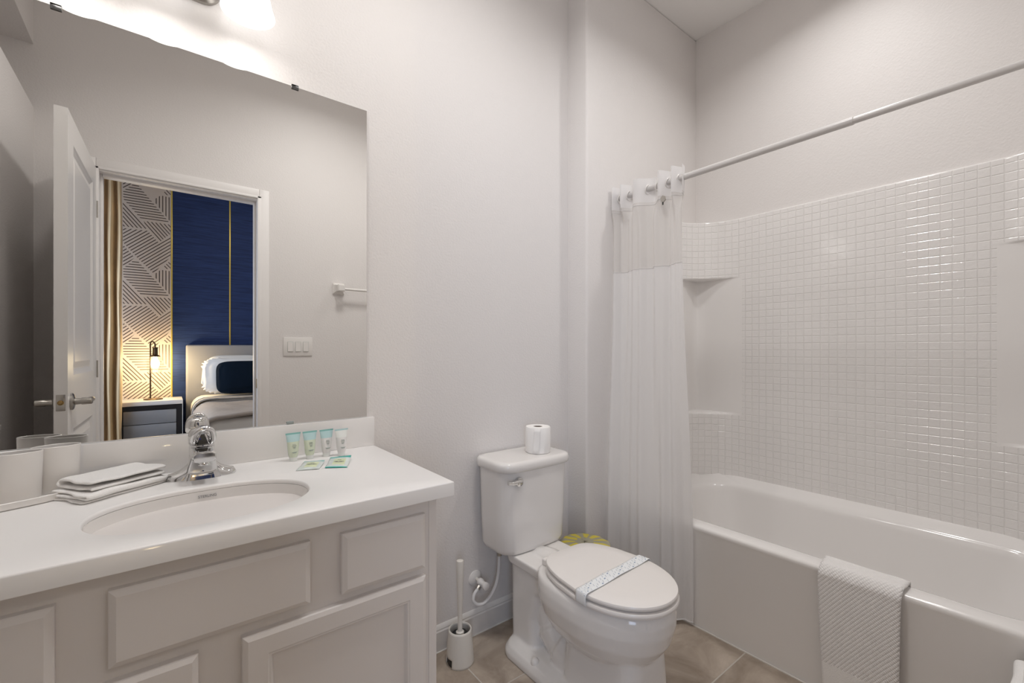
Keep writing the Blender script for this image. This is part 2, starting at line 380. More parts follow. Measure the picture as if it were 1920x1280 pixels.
# door casing, bathroom side, with jamb and stop
b = B()
for x0, x1 in ((DX0-.055, DX0), (DX1, DX1+.055)): box(b, x0, x1, YD, YD+.008, 0, DZ+.055, .003, 2)
box(b, DX0, DX1, YD, YD+.008, DZ, DZ+.055, .003, 2)
for x0, x1 in ((DX0+.004, DX0+.012), (DX1-.012, DX1-.004)): box(b, x0-.014 if x0 < 0 else x0, x1 if x0 < 0 else x1+.014, YD, YD+.013, 0, DZ+.010, .003, 2)
box(b, DX0-.01, DX1+.01, YD, YD+.013, DZ-.004, DZ+.010, .003, 2)
box(b, DX0-.001, DX0+.012, YD-.13, YD+.002, 0, DZ); box(b, DX1-.012, DX1+.001, YD-.13, YD+.002, 0, DZ); box(b, DX0, DX1, YD-.13, YD+.002, DZ-.012, DZ+.001)
box(b, DX1-.024, DX1-.012, YD-.09, YD-.045, 0, DZ-.012, .002); box(b, DX0+.012, DX0+.024, YD-.09, YD-.045, 0, DZ-.012, .002); box(b, DX0+.02, DX1-.02, YD-.09, YD-.045, DZ-.024, DZ-.012)
for x0, x1 in ((DX0-.055, DX0+.002), (DX1-.002, DX1+.055)): box(b, x0, x1, YD-.134, YD-.12, 0, DZ+.055, .003)
box(b, DX0, DX1, YD-.134, YD-.12, DZ-.002, DZ+.055, .003)
casing = struct('trim_3', b, 'casing', angle=30)
sp = struct('strike_plate', box(B(), DX1-.0135, DX1-.0118, YD-.035, YD-.008, .955, 1.015, .0005), 'brass', parent=casing)

# ---- the door, swung into the bathroom (just past square)
HX, HY = DX0+.002, YD+.012
Rm = Matrix.Translation((HX, HY, 0)) @ Matrix.Rotation(math.radians(1.35), 4, 'Z') @ Matrix.Translation((-HX, -HY, 0))
door = sgroup('door_1', (HX, HY, 0))
def dpart(name, bm, m, parent=door, **k):
    xform(bm, Rm); o = obj(name, bm, m, parent=parent, **k); return o
dx0, dx1, dy0, dy1 = HX-.040, HX, HY, HY+.735
b = B(); T = .010
pan = [(.14, .87), (1.095, 2.06)]; py0, py1 = dy0+.165-.06, dy1-.115
py0 = dy0+.115
box(b, dx0+T, dx1-T, dy0, dy1, .01, 2.168)
for xa, xb in ((dx1-T, dx1), (dx0, dx0+T)):
    box(b, xa, xb, dy0, py0, .01, 2.168); box(b, xa, xb, py1, dy1, .01, 2.168)
    box(b, xa, xb, py0, py1, .01, pan[0][0]); box(b, xa, xb, py0, py1, pan[0][1], pan[1][0]); box(b, xa, xb, py0, py1, pan[1][1], 2.168)
slab = dpart('door_slab', b, 'trim', smooth=False)
for z0, z1 in pan:
    for sgn, xf in ((1, dx1), (-1, dx0)):
        b = B()
        def ringp(ins, dep): return [Vector((xf-sgn*dep, y, z)) for y, z in ((py0+ins, z0+ins), (py1-ins, z0+ins), (py1-ins, z1-ins), (py0+ins, z1-ins))]
        loft(b, [ringp(0, 0), ringp(.008, .004), ringp(.022, .0095), ringp(.028, .0095), ringp(.055, .003)], cap0=False, cap1=True)
        dpart('panel', b, 'trim', smooth=False)
for sgn, xf in ((1, dx1), (-1, dx0)):
    hz, hy = .988, dy1-.065
    b = B(); lathe(b, (xf, hy, hz), [(.034, 0), (.034, sgn*.006), (.029, sgn*.010), (.014, sgn*.013), (.0125, sgn*.030), (.0145, sgn*.034), (.0135, sgn*.062), (.009, sgn*.066), (.0001, sgn*.067)], ax='x')
    tube(b, spline([(xf+sgn*.053, hy, hz), (xf+sgn*.055, hy-.03, hz+.004), (xf+sgn*.055, hy-.07, hz+.002), (xf+sgn*.055, hy-.108, hz-.004)], 4), [.0105]*9+[.0095, .008, .006, .004], 12)
    hd = dpart('door_handle', b, 'nickel')
b = B(); box(b, (dx0+dx1)/2-.0135, (dx0+dx1)/2+.0135, dy1-.001, dy1+.0012, .958, 1.022, .0008); lt = dpart('latch_plate', b, 'nickel')
b = B(); lathe(b, ((dx0+dx1)/2, dy1+.001, .99), [(.010, 0), (.010, .0015), (.0075, .002), (.005, .009), (.0001, .010)], 16, 'y'); dpart('latch_bolt', b, 'brass')
for hz in (.25, 1.1, 1.95):
    b = B(); tube(b, [(HX+.004, HY-.004, hz-.045), (HX+.004, HY-.004, hz+.045)], .006, 10); dpart('hinge', b, 'nickel')

# ================================================================== BEDROOM beyond the doorway
BY, BX0, BX1, BZ = -3.356, -1.15, 3.1, 3.35
struct('floor_bedroom', box(B(), BX0-.1, BX1+.1, BY-.1, YD-.06, -.05, 0), 'carpet', smooth=False)
struct('ceiling_bedroom', box(B(), BX0-.1, BX1+.1, BY-.1, YD-.12, BZ, BZ+.05), 'ceil', smooth=False)
struct('wall_bedroom_right', box(B(), BX1, BX1+.1, BY-.1, YD-.12, 0, BZ), 'bedwall', smooth=False)
b = B(); box(b, BX0-.1, BX0, BY-.1, -2.75, 0, BZ); box(b, BX0-.1, BX0, -1.05, YD-.12, 0, BZ); box(b, BX0-.1, BX0, -2.75, -1.05, 0, .85); box(b, BX0-.1, BX0, -2.75, -1.05, 2.2, BZ)
struct('wall_bedroom_left', b, 'bedwall', smooth=False)
wf = struct('window_1', (lambda b: [box(b, BX0-.07, BX0-.01, -2.75, -2.70, .85, 2.2), box(b, BX0-.07, BX0-.01, -1.10, -1.05, .85, 2.2), box(b, BX0-.07, BX0-.01, -2.75, -1.05, .85, .90), box(b, BX0-.07, BX0-.01, -2.75, -1.05, 2.15, 2.2), box(b, BX0-.06, BX0-.02, -2.7, -1.1, 1.5, 1.54)][0])(B()), 'trim', smooth=False)
struct('pane', box(B(), BX0-.045, BX0-.041, -2.7, -1.1, .9, 2.15), 'glass', parent=wf, smooth=False)
b = B(); box(b, BX0-.1, XL-.12, YD-.24, YD-.12, 0, BZ); struct('wall_bedroom_near', b, 'bedwall', smooth=False)
WX0, WX1, WX2 = -.62, .058, .631
struct('wall_bedroom_far', box(B(), BX0-.1, BX1+.1, BY-.1, BY, 0, BZ), 'bedwall', smooth=False)
# geometric wallpaper panel: strips clipped to the facets of the pattern
def stripes(bm, poly, ang, gap=.0292, wd=.0088, inset=.007, z=0.0):
    ca, sa = math.cos(ang), math.sin(ang); rot = [(p[0]*ca+p[1]*sa, -p[0]*sa+p[1]*ca) for p in poly]
    lo, hi = min(p[1] for p in rot), max(p[1] for p in rot); t = lo+gap*.62
    while t < hi-gap*.25:
        def cross(tt):
            xs = []
            for k in range(len(rot)):
                a, c = rot[k], rot[(k+1) % len(rot)]
                if (a[1] <= tt < c[1]) or (c[1] <= tt < a[1]): xs.append(a[0]+(tt-a[1])*(c[0]-a[0])/(c[1]-a[1]))
            return sorted(xs)
        A, Bx = cross(t-wd/2), cross(t+wd/2)
        if len(A) == len(Bx):
            for k in range(0, len(A)-1, 2):
                a0, a1, b0, b1 = A[k]+inset, A[k+1]-inset, Bx[k]+inset, Bx[k+1]-inset
                if a1-a0 > .006 and b1-b0 > .006:
                    q = [(a0, t-wd/2), (a1, t-wd/2), (b1, t+wd/2), (b0, t+wd/2)]
                    f = bm.faces.new([bm.verts.new((u*ca-v*sa, BY+.0072+z, u*sa+v*ca)) for u, v in q]); f.material_index = 1
        t += gap
b = B(); box(b, WX0, WX1, BY, BY+.006, 0, BZ)
PER = .854
XLf, XRt = -.374, .052
polys = [
 ([(-.259, 2.228), (.033, 1.838), (.035, 1.815), (-.225, 1.822), (XLf, 2.015), (XLf, 2.105)], 0),
 ([(XLf, 2.380), (-.264, 2.235), (XLf, 2.110)], .72),
 ([(XLf, 2.008), (-.160, 1.712), (XLf, 1.705)], -.90),
 ([(-.208, 1.808), (XRt, 1.805), (XRt, 1.690), (-.047, 1.580)], -.90),
 ([(XLf, 1.696), (-.152, 1.700), (-.047, 1.570), (XRt, 1.680), (XRt, 1.428), (-.110, 1.212), (-.259, 1.383), (XLf, 1.53)], .72),
 ([(-.043, 2.136), (XRt, 2.262), (XRt, 2.130)], -.85),
 ([(-.115, 2.055), (-.043, 2.128), (XRt, 2.122), (XRt, 1.835), (.037, 1.838)], PI/2),
]
for k in (1, 0, -1, -2):
    for pl, an in polys:
        q = [(x, z+k*PER) for x, z in pl]
        q = [(x, min(z, BZ-.02)) for x, z in q]
        if min(z for x, z in q) < .02: continue
        stripes(b, q, an)
for k in (1, 0, -1, -2):      # the part behind the curtain carries on with parallel strips
    for pl, an in (([(WX0+.01, 2.3), (XLf-.01, 2.3), (XLf-.01, 1.9), (WX0+.01, 1.9)], .72), ([(WX0+.01, 1.88), (XLf-.01, 1.88), (XLf-.01, 1.47), (WX0+.01, 1.47)], -.9)):
        q = [(x, min(z+k*PER, BZ-.02)) for x, z in pl]
        if min(z for x, z in q) > .02: stripes(b, q, an)
struct('trim_4', b, ['paperbase', 'stripe'], smooth=False, recalc=False)
struct('trim_5', box(B(), WX1+.006, WX2-.006, BY, BY+.008, 0, BZ), 'blue', smooth=False)
struct('trim_6', box(B(), WX2+.006, BX1, BY, BY+.008, 0, BZ), 'blue', smooth=False)
struct('trim_7', box(B(), WX1-.007, WX1+.007, BY, BY+.013, 0, BZ, .001), 'gold')
struct('trim_8', box(B(), WX2-.007, WX2+.007, BY, BY+.013, 0, BZ, .001), 'gold')

# bedroom curtain: gold satin folds hanging beside the bed wall
def bcur(s, t):
    z = .02+3.1*t
    x = -.66+.315*s+.004*math.sin(z*5+s*9); y = BY+.56+.05*math.sin(s*2*PI*4.5+.3*math.sin(z*2))
    return Vector((x, y, z))
b = B(); grid(b, 72, 16, bcur)
o = obj('bedroom_curtain', b, 'cur_gold', loc=(-.5, BY+.3, .02)); mod_solid(o, .004)
tag(o, 'gold satin curtain hanging beside the geometric wallpaper in the bedroom', 'curtain')
b = B(); tube(b, [(-1.1, BY+.56, 3.16), (-.30, BY+.56, 3.16)], .014); o = obj('curtain_rail', b, 'bronze', loc=(-.5, BY+.3, 3.16)); tag(o, 'dark rail the gold bedroom curtain hangs from', 'curtain rail')
for c in ((-1.1, BY+.56), (-.30, BY+.56)):
    b = B(); sphere(b, (c[0], c[1], 3.16), .022, u=12, v=8); obj('finial', b, 'bronze', parent=o)
b = B(); tube(b, [(-.32, BY+.56, 3.16), (-.32, BY+.56, 3.348)], .008, 8); obj('bracket', b, 'bronze', parent=o)

# nightstand
ny0, ny1 = BY+.03, 3.144-6.05
ns = thing('nightstand', 'silver nightstand with black frame and white top under the bedside lamp', 'nightstand', (-.13, (ny0+ny1)/2, 0))
obj('top', box(B(), -.40, .151, ny0, ny1+.005, .614, .657, .003), 'night', parent=ns)
b = B(); box(b, -.395, .146, ny0, ny1-.03, .05, .614); box(b, .098, .146, ny1-.03, ny1, .05, .614, .002); box(b, -.395, -.347, ny1-.03, ny1, .05, .614, .002); box(b, -.347, .098, ny1-.03, ny1, .565, .614, .002); box(b, -.347, .098, ny1-.03, ny1, .05, .09, .002)
obj('frame', b, 'black', parent=ns, smooth=False)
b = B(); box(b, .146, .151, ny0, ny1, .02, .614); obj('side_edge', b, 'night', parent=ns)
for z0, z1 in ((.418, .560), (.255, .412), (.095, .249)): obj('drawer', box(B(), -.343, .094, ny1-.03, ny1-.006, z0, z1, .003), 'silver', parent=ns)
for x in (-.38, .13):
    for y in (ny0+.03, ny1-.03): obj('leg', box(B(), x-.02, x+.02, y-.02, y+.02, 0, .05), 'black', parent=ns)
# bedside lamp
ly = 3.144-6.25; lz = .657
lp = thing('bedside_lamp', 'bronze gooseneck table lamp with lit bulb in clear glass on nightstand', 'table lamp', (-.11, ly, lz))
b = B(); lathe(b, (-.105, ly, lz), [(.085, 0), (.085, .008), (.078, .013), (.015, .018)], 28); obj('base', b, 'bronze', parent=lp)
b = B(); tube(b, [(-.129, ly, lz+.01)]+spline([(-.129, ly, 1.20), (-.129, ly, 1.27), (-.118, ly, 1.292), (-.100, ly, 1.285), (-.090, ly, 1.262), (-.0885, ly, 1.225)], 5), .0075, 10); obj('pole', b, 'bronze', parent=lp)
b = B(); lathe(b, (-.0885, ly, 0), [(.012, 1.232), (.027, 1.230), (.027, 1.221), (.023, 1.218), (.024, 1.150), (.047, 1.136), (.047, 1.128), (.02, 1.124)], 24); obj('socket', b, 'bronze', parent=lp)
b = B(); lathe(b, (-.0885, ly, 0), [(.044, 1.130), (.066, 1.105), (.075, 1.06), (.072, 1.00), (.060, .955), (.044, .938)], 28, cap0=False, cap1=False); o = obj('lamp_shade', b, 'glass', parent=lp); mod_solid(o, .002)
b = B(); lathe(b, (-.0885, ly, 0), [(.012, 1.125), (.022, 1.10), (.036, 1.068), (.038, 1.045), (.030, 1.018), (.012, 1.003), (.0001, 1.001)], 20); obj('bulb', b, 'bbulb', parent=lp)

# bed
bd = thing('bed', 'upholstered grey bed with tall plain headboard against navy bedroom wall', 'bed', (1.05, -2.3, 0))
b = B(); box(b, .189, 2.0, BY+.012, BY+.10, .12, 1.262, .022, 4); obj('headboard', b, 'uph', parent=bd)
b = B(); box(b, .24, 1.96, BY+.10, -1.30, .12, .34, .02, 3); obj('bed_frame', b, 'uph', parent=bd)
b = B(); box(b, .27, 1.93, BY+.10, -1.34, .34, .62, .05, 4); obj('mattress', b, 'linen', parent=bd)
for x in (.30, 1.88):
    for y in (BY+.2, -1.45): obj('leg', box(B(), x-.025, x+.025, y-.025, y+.025, 0, .12), 'black', parent=bd)
def drape(y0, y1, top, side, zlow, rnd=.13, amp=.0, seed=0.0, nx=46, ny=22):
    def f(u, v):
        y = y0+(y1-y0)*v; L0 = top-zlow-rnd; arc = PI/2*rnd; W = 1.66; tot = L0+arc+W
        d = u*tot
        if d < L0: x, z = side, zlow+d
        elif d < L0+arc: a = (d-L0)/rnd; x, z = side+rnd*(1-math.cos(a)), top-rnd+rnd*math.sin(a)
        else: x, z = side+rnd+(d-L0-arc), top
        n = fnoise((x*1.3+seed, y*1.7, z*2), 3.1)*amp
        return Vector((x-(n if z < top-.06 else 0), y, z+(n if z >= top-.06 else 0)))
    bm = B(); grid(bm, nx, ny, f); return bm
o = obj('duvet', drape(-2.60, -1.30, .655, .225, .18, amp=.022), 'duvet', loc=(1.05, -1.9, .64)); mod_solid(o, .03, -1)
tag(o, 'taupe satin duvet draped over the bedroom bed', 'duvet')
o = obj('bed_sheet', drape(BY+.13, -2.48, .672, .235, .30, amp=.010, seed=4), 'linen', loc=(1.05, -2.8, .66)); mod_solid(o, .02, -1)
tag(o, 'white flat sheet turned back below the pillows on bedroom bed', 'sheet')
o2 = obj('border_band', drape(-2.62, -2.44, .690, .218, .28, amp=.006, seed=4, ny=6), 'sheetband', parent=o); mod_solid(o2, .008, -1)
for yy in (-2.625, -2.445):
    o2 = obj('stitched_line', drape(yy-.005, yy+.005, .6925, .214, .28, amp=.006, seed=4, ny=1), 'stitch', parent=o); mod_solid(o2, .004, -1)
def pillow(name, c, hx, hy, hz, m, label, lean=0, amp=.006, fr=0, nz=12, rotz=0):
    bm = B(); sphere(bm, (0, 0, 0), 1, u=48, v=30)
    for v in bm.verts:
        x, y, z = v.co
        sx = math.copysign(abs(x)**.40, x); sz = math.copysign(abs(z)**.40, z)
        k = 1+fr*(math.sin(math.atan2(z, x)*nz)*.5)*(max(abs(sx), abs(sz))**6)
        n = fnoise((x*2, y*2, z*2), 2.0)*amp
        v.co = Vector((sx*hx*k, y*hy*(1-.35*max(abs(sx), abs(sz))**4)+n, sz*hz*k))
    xform(bm, Matrix.Translation(c) @ Matrix.Rotation(rotz, 4, 'Z') @ Matrix.Rotation(lean, 4, 'X'))
    return tag(obj(name, bm, m, loc=(c[0], c[1], c[2]-hz)), label, 'pillow')
pillow('pillow', (.68, BY+.22, .915), .30, .07, .225, 'linen', 'plain white pillow leaning on the grey headboard, rearmost', .16)
pillow('ruffled_pillow', (.66, BY+.36, .905), .335, .07, .205, 'linen', 'white ruffled pillow between plain white pillow and navy fur cushion', .18, fr=.10, nz=26, amp=.012)
o = pillow('fur_cushion', (.735, BY+.50, .885), .285, .085, .19, 'fur', 'navy blue faux fur cushion propped at front on the bed', .2, amp=.012)
o['category'] = 'cushion'

# ================================================================== MIRROR
mir = thing('wall_mirror', 'large frameless wall mirror above the vanity held by clips', 'mirror', (.03, YW-.003, .96))
b = B(); box(b, XL+.03, .5685, YW-.0055, YW-.0003, .9605, 2.057)
for f in b.faces: f.material_index = 0 if f.calc_center_median().y < YW-.005 else 1
obj('mirror_glass', b, ['mirror', 'mback'], parent=mir, smooth=False)
for x, m in ((-.215, 'clipd'), (.3325, 'clipd')):
    b = B(); box(b, x-.0105, x+.0105, YW-.0085, YW, 2.0575, 2.0625, .001); box(b, x-.0105, x+.0105, YW-.0085, YW-.0058, 2.047, 2.0625, .001)
    obj('mirror_clip', b, m, parent=mir)
b = B(); box(b, .307, .329, YW-.010, YW-.0057, .9606, .9695, .002); o = obj('mirror_clip', b, 'clear', parent=mir); o['label'] = 'clear plastic clip at mirror foot'

# ================================================================== VANITY
CX = .083
vc = thing('vanity_cabinet', 'white painted vanity cabinet with drawers and doors under the counter', 'cabinet', (CX, 1.3, 0))
b = B(); box(b, XL+.002, .553, 1.030, YW-.002, .09, .823); box(b, XL+.03, .545, 1.09, YW-.002, 0, .09)
box(b, .5535-.02, .5555, 1.028, YW-.002, 0, .823, .001)
obj('carcass', b, 'cab', parent=vc, smooth=False)
def slab_front(bm, x0, x1, z0, z1, yb=1.030, yf=1.010, ch=.011):
    def rg(i, y): return [Vector((x, y, z)) for x, z in ((x0+i, z0+i), (x1-i, z0+i), (x1-i, z1-i), (x0+i, z1-i))]
    loft(bm, [rg(0, yb), rg(0, yf+.007), rg(.002, yf+.005), rg(ch, yf), ], True, True)
for i, (x0, x1, z0, z1) in enumerate(((-.077, .2456, .656, .789), (.311, .517, .651, .787), (-.347, -.141, .651, .787))):
    b = B(); slab_front(b, x0, x1, z0, z1); obj('drawer', b, 'cab', parent=vc, smooth=False)
for x0, x1 in ((.119, .5185), (-.351, .049)):
    z0, z1 = .115, .6315; fw = .057
    b = B()
    def rg(i, y): return [Vector((x, y, z)) for x, z in ((x0+i, z0+i), (x1-i, z0+i), (x1-i, z1-i), (x0+i, z1-i))]
    loft(b, [rg(0, 1.030), rg(0, 1.017), rg(.002, 1.014), rg(.010, 1.010), rg(fw-.012, 1.010), rg(fw-.010, 1.0115), rg(fw-.006, 1.0115), rg(fw, 1.0205)], True, True)
    obj('door', b, 'cab', parent=vc, smooth=False)

# countertop with the oval cut-out
SX, SY, SA, SB, ZT = .077, 1.205, .206, .142, .8586
def oval(a, bb, z, n=64, cx=SX, cy=SY, e=2.25):
    out = []
    for i in range(n):
        t = 2*PI*i/n; c, s = math.cos(t), math.sin(t)
        out.append(Vector((cx+a*math.copysign(abs(c)**(2/e), c), cy+bb*math.copysign(abs(s)**(2/e), s), z)))
    return out
def rect_ring(x0, x1, y0, y1, z, like):
    out = []
    for p in like:
        dx, dy = p.x-SX, p.y-SY
        tx = ((x1-SX)/dx if dx > 0 else (x0-SX)/dx) if abs(dx) > 1e-6 else 1e9
        ty = ((y1-SY)/dy if dy > 0 else (y0-SY)/dy) if abs(dy) > 1e-6 else 1e9
        t = min(tx, ty); out.append(Vector((SX+dx*t, SY+dy*t, z)))
    # snap nearest points to the corners
    for cx_, cy_ in ((x0, y0), (x1, y0), (x0, y1), (x1, y1)):
        k = min(range(len(out)), key=lambda i: (out[i].x-cx_)**2+(out[i].y-cy_)**2); out[k] = Vector((cx_, cy_, z))
    return out
base = oval(SA, SB, ZT, 96); x0, x1, y0, y1 = XL+.002, .592, 1.000, YW-.001
b = B(); R = lambda i, z: rect_ring(x0, x1-i, y0+i, y1, z, base)
loft(b, [R(.0, ZT-.036), R(0, ZT-.004), R(.0012, ZT-.0012), R(.004, ZT), oval(SA+.004, SB+.004, ZT, 96), oval(SA+.001, SB+.001, ZT-.0015, 96), oval(SA, SB, ZT-.005, 96), oval(SA, SB, ZT-.0105, 96), oval(SA+.012, SB+.012, ZT-.011, 96), R(.02, ZT-.035), R(0, ZT-.036)], False, False)
ct = tag(obj('countertop', b, 'top', loc=(CX, 1.3, ZT-.036), angle=60), 'white solid-surface vanity countertop with upstand behind and oval cut-out', 'countertop')
obj('backsplash', box(B(), XL+.002, .592, YW-.020, YW-.0005, ZT, .9600, .0015), 'top', parent=ct)

# sink
b = B(); prof = [(1.05, -.0115), (1.0, -.0112), (.996, -.018), (.982, -.040), (.95, -.066), (.90, -.090), (.82, -.114), (.71, -.136), (.56, -.155), (.38, -.168), (.20, -.175), (.115, -.178)]
loft(b, [oval(SA*k, SB*k, ZT+h, 72, e=2.15) for k, h in prof], False, True)
loft(b, [oval(SA*k*1.03+.001, SB*k*1.03+.001, ZT+h-.009, 72, e=2.15) for k, h in prof], False, True)
sk = tag(obj('sink', b, 'porc', loc=(SX, SY, ZT-.18)), 'undermounted oval white china sink set in the countertop', 'sink')
b = B(); lathe(b, (SX, SY, ZT-.178), [(.024, 0), (.024, .003), (.020, .004), (.017, .001), (.001, .0)], 24); obj('drain', b, 'chrome', parent=sk)
def text(name, body, size, mtx, m, parent, ext=.0003):
    cu = bpy.data.curves.new(name, 'FONT'); cu.body = body; cu.size = size; cu.align_x = 'CENTER'; cu.extrude = ext
    tmp = bpy.data.objects.new(name, cu); C.objects.link(tmp); bpy.context.view_layer.update()
    me = bpy.data.meshes.new_from_object(tmp); bpy.data.objects.remove(tmp)
    me.transform(Matrix.Translation(-ORG[parent.name]) @ mtx); me.materials.clear(); me.materials.append(M[m])
    o = bpy.data.objects.new(name, me); C.objects.link(o); o.parent = parent; return o
# lettering on the back of the basin, turned to its slope
LOGO = Matrix.Translation((SX+.006, SY+SB*.972, ZT-.0265)) @ Matrix.Rotation(math.radians(84), 4, 'X')
text('lettering', 'STERLING', .0088, LOGO, 'ink', sk)

# faucet
FX, FY = .078, 1.462
fc = thing('faucet', 'chrome single-lever faucet with flared base behind the sink', 'faucet', (FX, FY, ZT))
b = B()
rings = []
for i in range(25):     # winged base, section by section along x
    t = -1+2*i/24; x = FX+.079*t; h = .015+.050*math.exp(-(t/.42)**2)+.005*(1-t*t); wd = .0275*max(1-abs(t)**6, .0)**.5+.002
    if abs(t) == 1: h = .004
    rings.append([Vector((x, FY+wd*math.cos(a), ZT+h*max(math.sin(a), 0)**.62 if math.sin(a) > 0 else ZT)) for a in [PI*k/14 for k in range(15)]])
loft(b, rings)
o = obj('base_body', b, 'chrome', parent=fc, angle=80)
b = B(); lathe(b, (FX, FY, ZT), [(.034, .020), (.030, .040), (.0285, .060), (.0285, .084), (.0275, .088), (.018, .089)], 36); obj('body', b, 'chrome', parent=fc, angle=60)
# flared skirt below the spout
b = B(); rings = []
for z, hw, yf in ((.0, .0425, .036), (.008, .0400, .0345), (.018, .0365, .033), (.030, .0330, .034), (.042, .0305, .040), (.054, .0285, .052), (.062, .027, .060)):
    rings.append([Vector((FX+hw*math.copysign(abs(math.cos(a))**.35, math.cos(a)), FY-.006+(yf-.006)*-1*max(math.sin(a), 0)**.30 if math.sin(a) > 1e-6 else FY-.006, ZT+z)) for a in [PI*k/24 for k in range(25)]])
loft(b, rings); obj('skirt', b, 'chrome', parent=fc, angle=60)
b = B(); rings = []
for i in range(13):
    t = i/12; y = FY-.012-.094*t; hw = .0280-.0025*t; zt = ZT+.0865-.003*t; zb = ZT+.052+.004*t
    if i == 12: zt -= .003; hw -= .003; zb += .002
    rings.append([Vector((FX+hw*math.copysign(abs(math.cos(a))**.5, math.cos(a)), y, (zt+zb)/2+(zt-zb)/2*math.copysign(abs(math.sin(a))**.6, math.sin(a)))) for a in [2*PI*k/28 for k in range(28)]])
loft(b, rings)
sp_ = obj('spout', b, 'chrome', parent=fc, angle=60)
b = B(); lathe(b, (FX, FY-.090, ZT+.056), [(.0115, .004), (.0125, 0), (.0125, -.007), (.010, -.008), (.009, -.005), (.0001, -.005)], 20); obj('aerator', b, 'chrome', parent=fc)
b = B(); lathe(b, (FX, FY, ZT), [(.0275, .0885), (.0305, .092), (.0310, .108), (.0295, .121), (.024, .130), (.014, .1350), (.0001, .1365)], 36)
h1 = obj('handle', b, 'chrome', parent=fc, angle=60)
b = B(); tube(b, spline([(FX-.018, FY-.026, ZT+.094), (FX-.021, FY-.036, ZT+.100), (FX-.020, FY-.044, ZT+.118), (FX-.010, FY-.046, ZT+.131), (FX+.006, FY-.046, ZT+.135), (FX+.020, FY-.042, ZT+.127), (FX+.024, FY-.034, ZT+.106), (FX+.020, FY-.026, ZT+.094)], 5), .0068, 12)
obj('lever_loop', b, 'chrome', parent=fc)
b = B(); loft(b, [[Vector(p) for p in ((FX-.013, FY-.0300, ZT+.091), (FX+.013, FY-.0300, ZT+.091), (FX+.004, FY-.030, ZT+.119), (FX-.004, FY-.030, ZT+.119))], [Vector(p) for p in ((FX-.011, FY-.034, ZT+.092), (FX+.011, FY-.034, ZT+.092), (FX+.003, FY-.0345, ZT+.117), (FX-.003, FY-.0345, ZT+.117))]])
obj('index_plate', b, 'clipd', parent=fc, smooth=False)
b = B(); lathe(b, (FX-.006, FY-.0345, ZT+.107), [(.0028, .002), (.0028, -.001), (.0001, -.0014)], 12, 'y'); o = obj('index_dot', b, mat('blue dot', (.03, .04, .2), .3), parent=fc); o['label'] = 'small blue temperature dot'

# ---------------- tumblers on their tray
def ell(cx, cy, a, bb, z, rot=0, n=40, e=2.0):
    out = []
    for i in range(n):
        t = 2*PI*i/n; c, s = math.cos(t), math.sin(t)
        x, y = a*math.copysign(abs(c)**(2/e), c), bb*math.copysign(abs(s)**(2/e), s)
        out.append(Vector((cx+x*math.cos(rot)-y*math.sin(rot), cy+x*math.sin(rot)+y*math.cos(rot), z)))
    return out
TR = math.radians(20)
b = B(); tx, ty = -.282, 1.464
loft(b, [ell(tx, ty, .118, .066, ZT, TR, e=2.6), ell(tx, ty, .122, .070, ZT+.003, TR, e=2.6), ell(tx, ty, .124, .072, ZT+.016, TR, e=2.6), ell(tx, ty, .1225, .0705, ZT+.0172, TR, e=2.6), ell(tx, ty, .120, .068, ZT+.016, TR, e=2.6), ell(tx, ty, .118, .066, ZT+.006, TR, e=2.6)])
tag(obj('tray', b, 'plast', loc=(tx, ty, ZT)), 'white oval tray under two tumblers at left end of counter', 'tray')
for cx, cy, lab in ((-.262, 1.452, 'white oval tumbler at the far left of counter, in front of the other'), (-.205, 1.500, 'white oval tumbler on tray nearest the mirror and folded washcloths')):
    z0 = ZT+.0065; zr = .973; A, Bb = .043, .026
    b = B(); loft(b, [ell(cx, cy, A*.90, Bb*.88, z0, TR*.6), ell(cx, cy, A*.93, Bb*.92, z0+.003, TR*.6), ell(cx, cy, A, Bb, zr-.001, TR*.6), ell(cx, cy, A-.001, Bb-.001, zr, TR*.6), ell(cx, cy, A-.002, Bb-.002, zr-.001, TR*.6), ell(cx, cy, A*.9-.001, Bb*.88-.001, z0+.006, TR*.6)])
    tag(obj('tumbler', b, 'plast', loc=(cx, cy, z0)), lab, 'tumbler', 'tumblers on the tray')

# ---------------- folded washcloths
def folded(c, ang, length, width, z0, layers, gap, th, seed, rag=.006, twist=0.0, m='cloth'):
    """a cloth folded back and forth; the fold loops show at the ends"""
    path = []
    for k in range(layers):
        z = z0+th/2+k*gap; a0, a1 = (-width/2, width/2) if k % 2 == 0 else (width/2, -width/2)
        if k == 0: path.append((a0, z))
        for q in range(1, 9): path.append((a0+(a1-a0)*q/8, z))
        if k < layers-1:
            s = 1 if k % 2 == 0 else -1
            for q in range(1, 6): a = -PI/2+PI*q/6; path.append((a1+s*gap*.55*math.cos(a), z+gap/2+gap/2*math.sin(a)))
    ca, sa = math.cos(ang), math.sin(ang); n = len(path)-1
    zt = z0+th/2+(layers-1)*gap
    def f(u, v):
        i = min(int(u*n+.5), n); a, z = path[i]; L = (v-.5)*length
        L += rag*fnoise((seed, i*.35, v*2), 1.3)*(abs(v-.5)*2)**3*2
        a2 = a*(1+.05*math.sin(v*3+seed))+.004*fnoise((v*3, i*.2, seed), 1)
        up = (z-z0)/(max(zt-z0, .001)); zz = z+.0035*fnoise((v*4+seed, a*22, seed), 1)*up-.004*up*(abs(v-.5)*2)**2*(.5 if v > .5 else 0)
        return Vector((c[0]+L*ca-a2*sa, c[1]+L*sa+a2*ca, max(zz, z0+th*.5)))
    bm = B(); grid(bm, n, 18, f); return bm
ANG = math.radians(35)
o = obj('washcloth', folded((-.100, 1.448), ANG, .182, .112, ZT, 3, .0075, .0062, 1.3), 'cloth', loc=(-.1, 1.448, ZT)); mod_solid(o, .0060); mod_sub(o, 1)
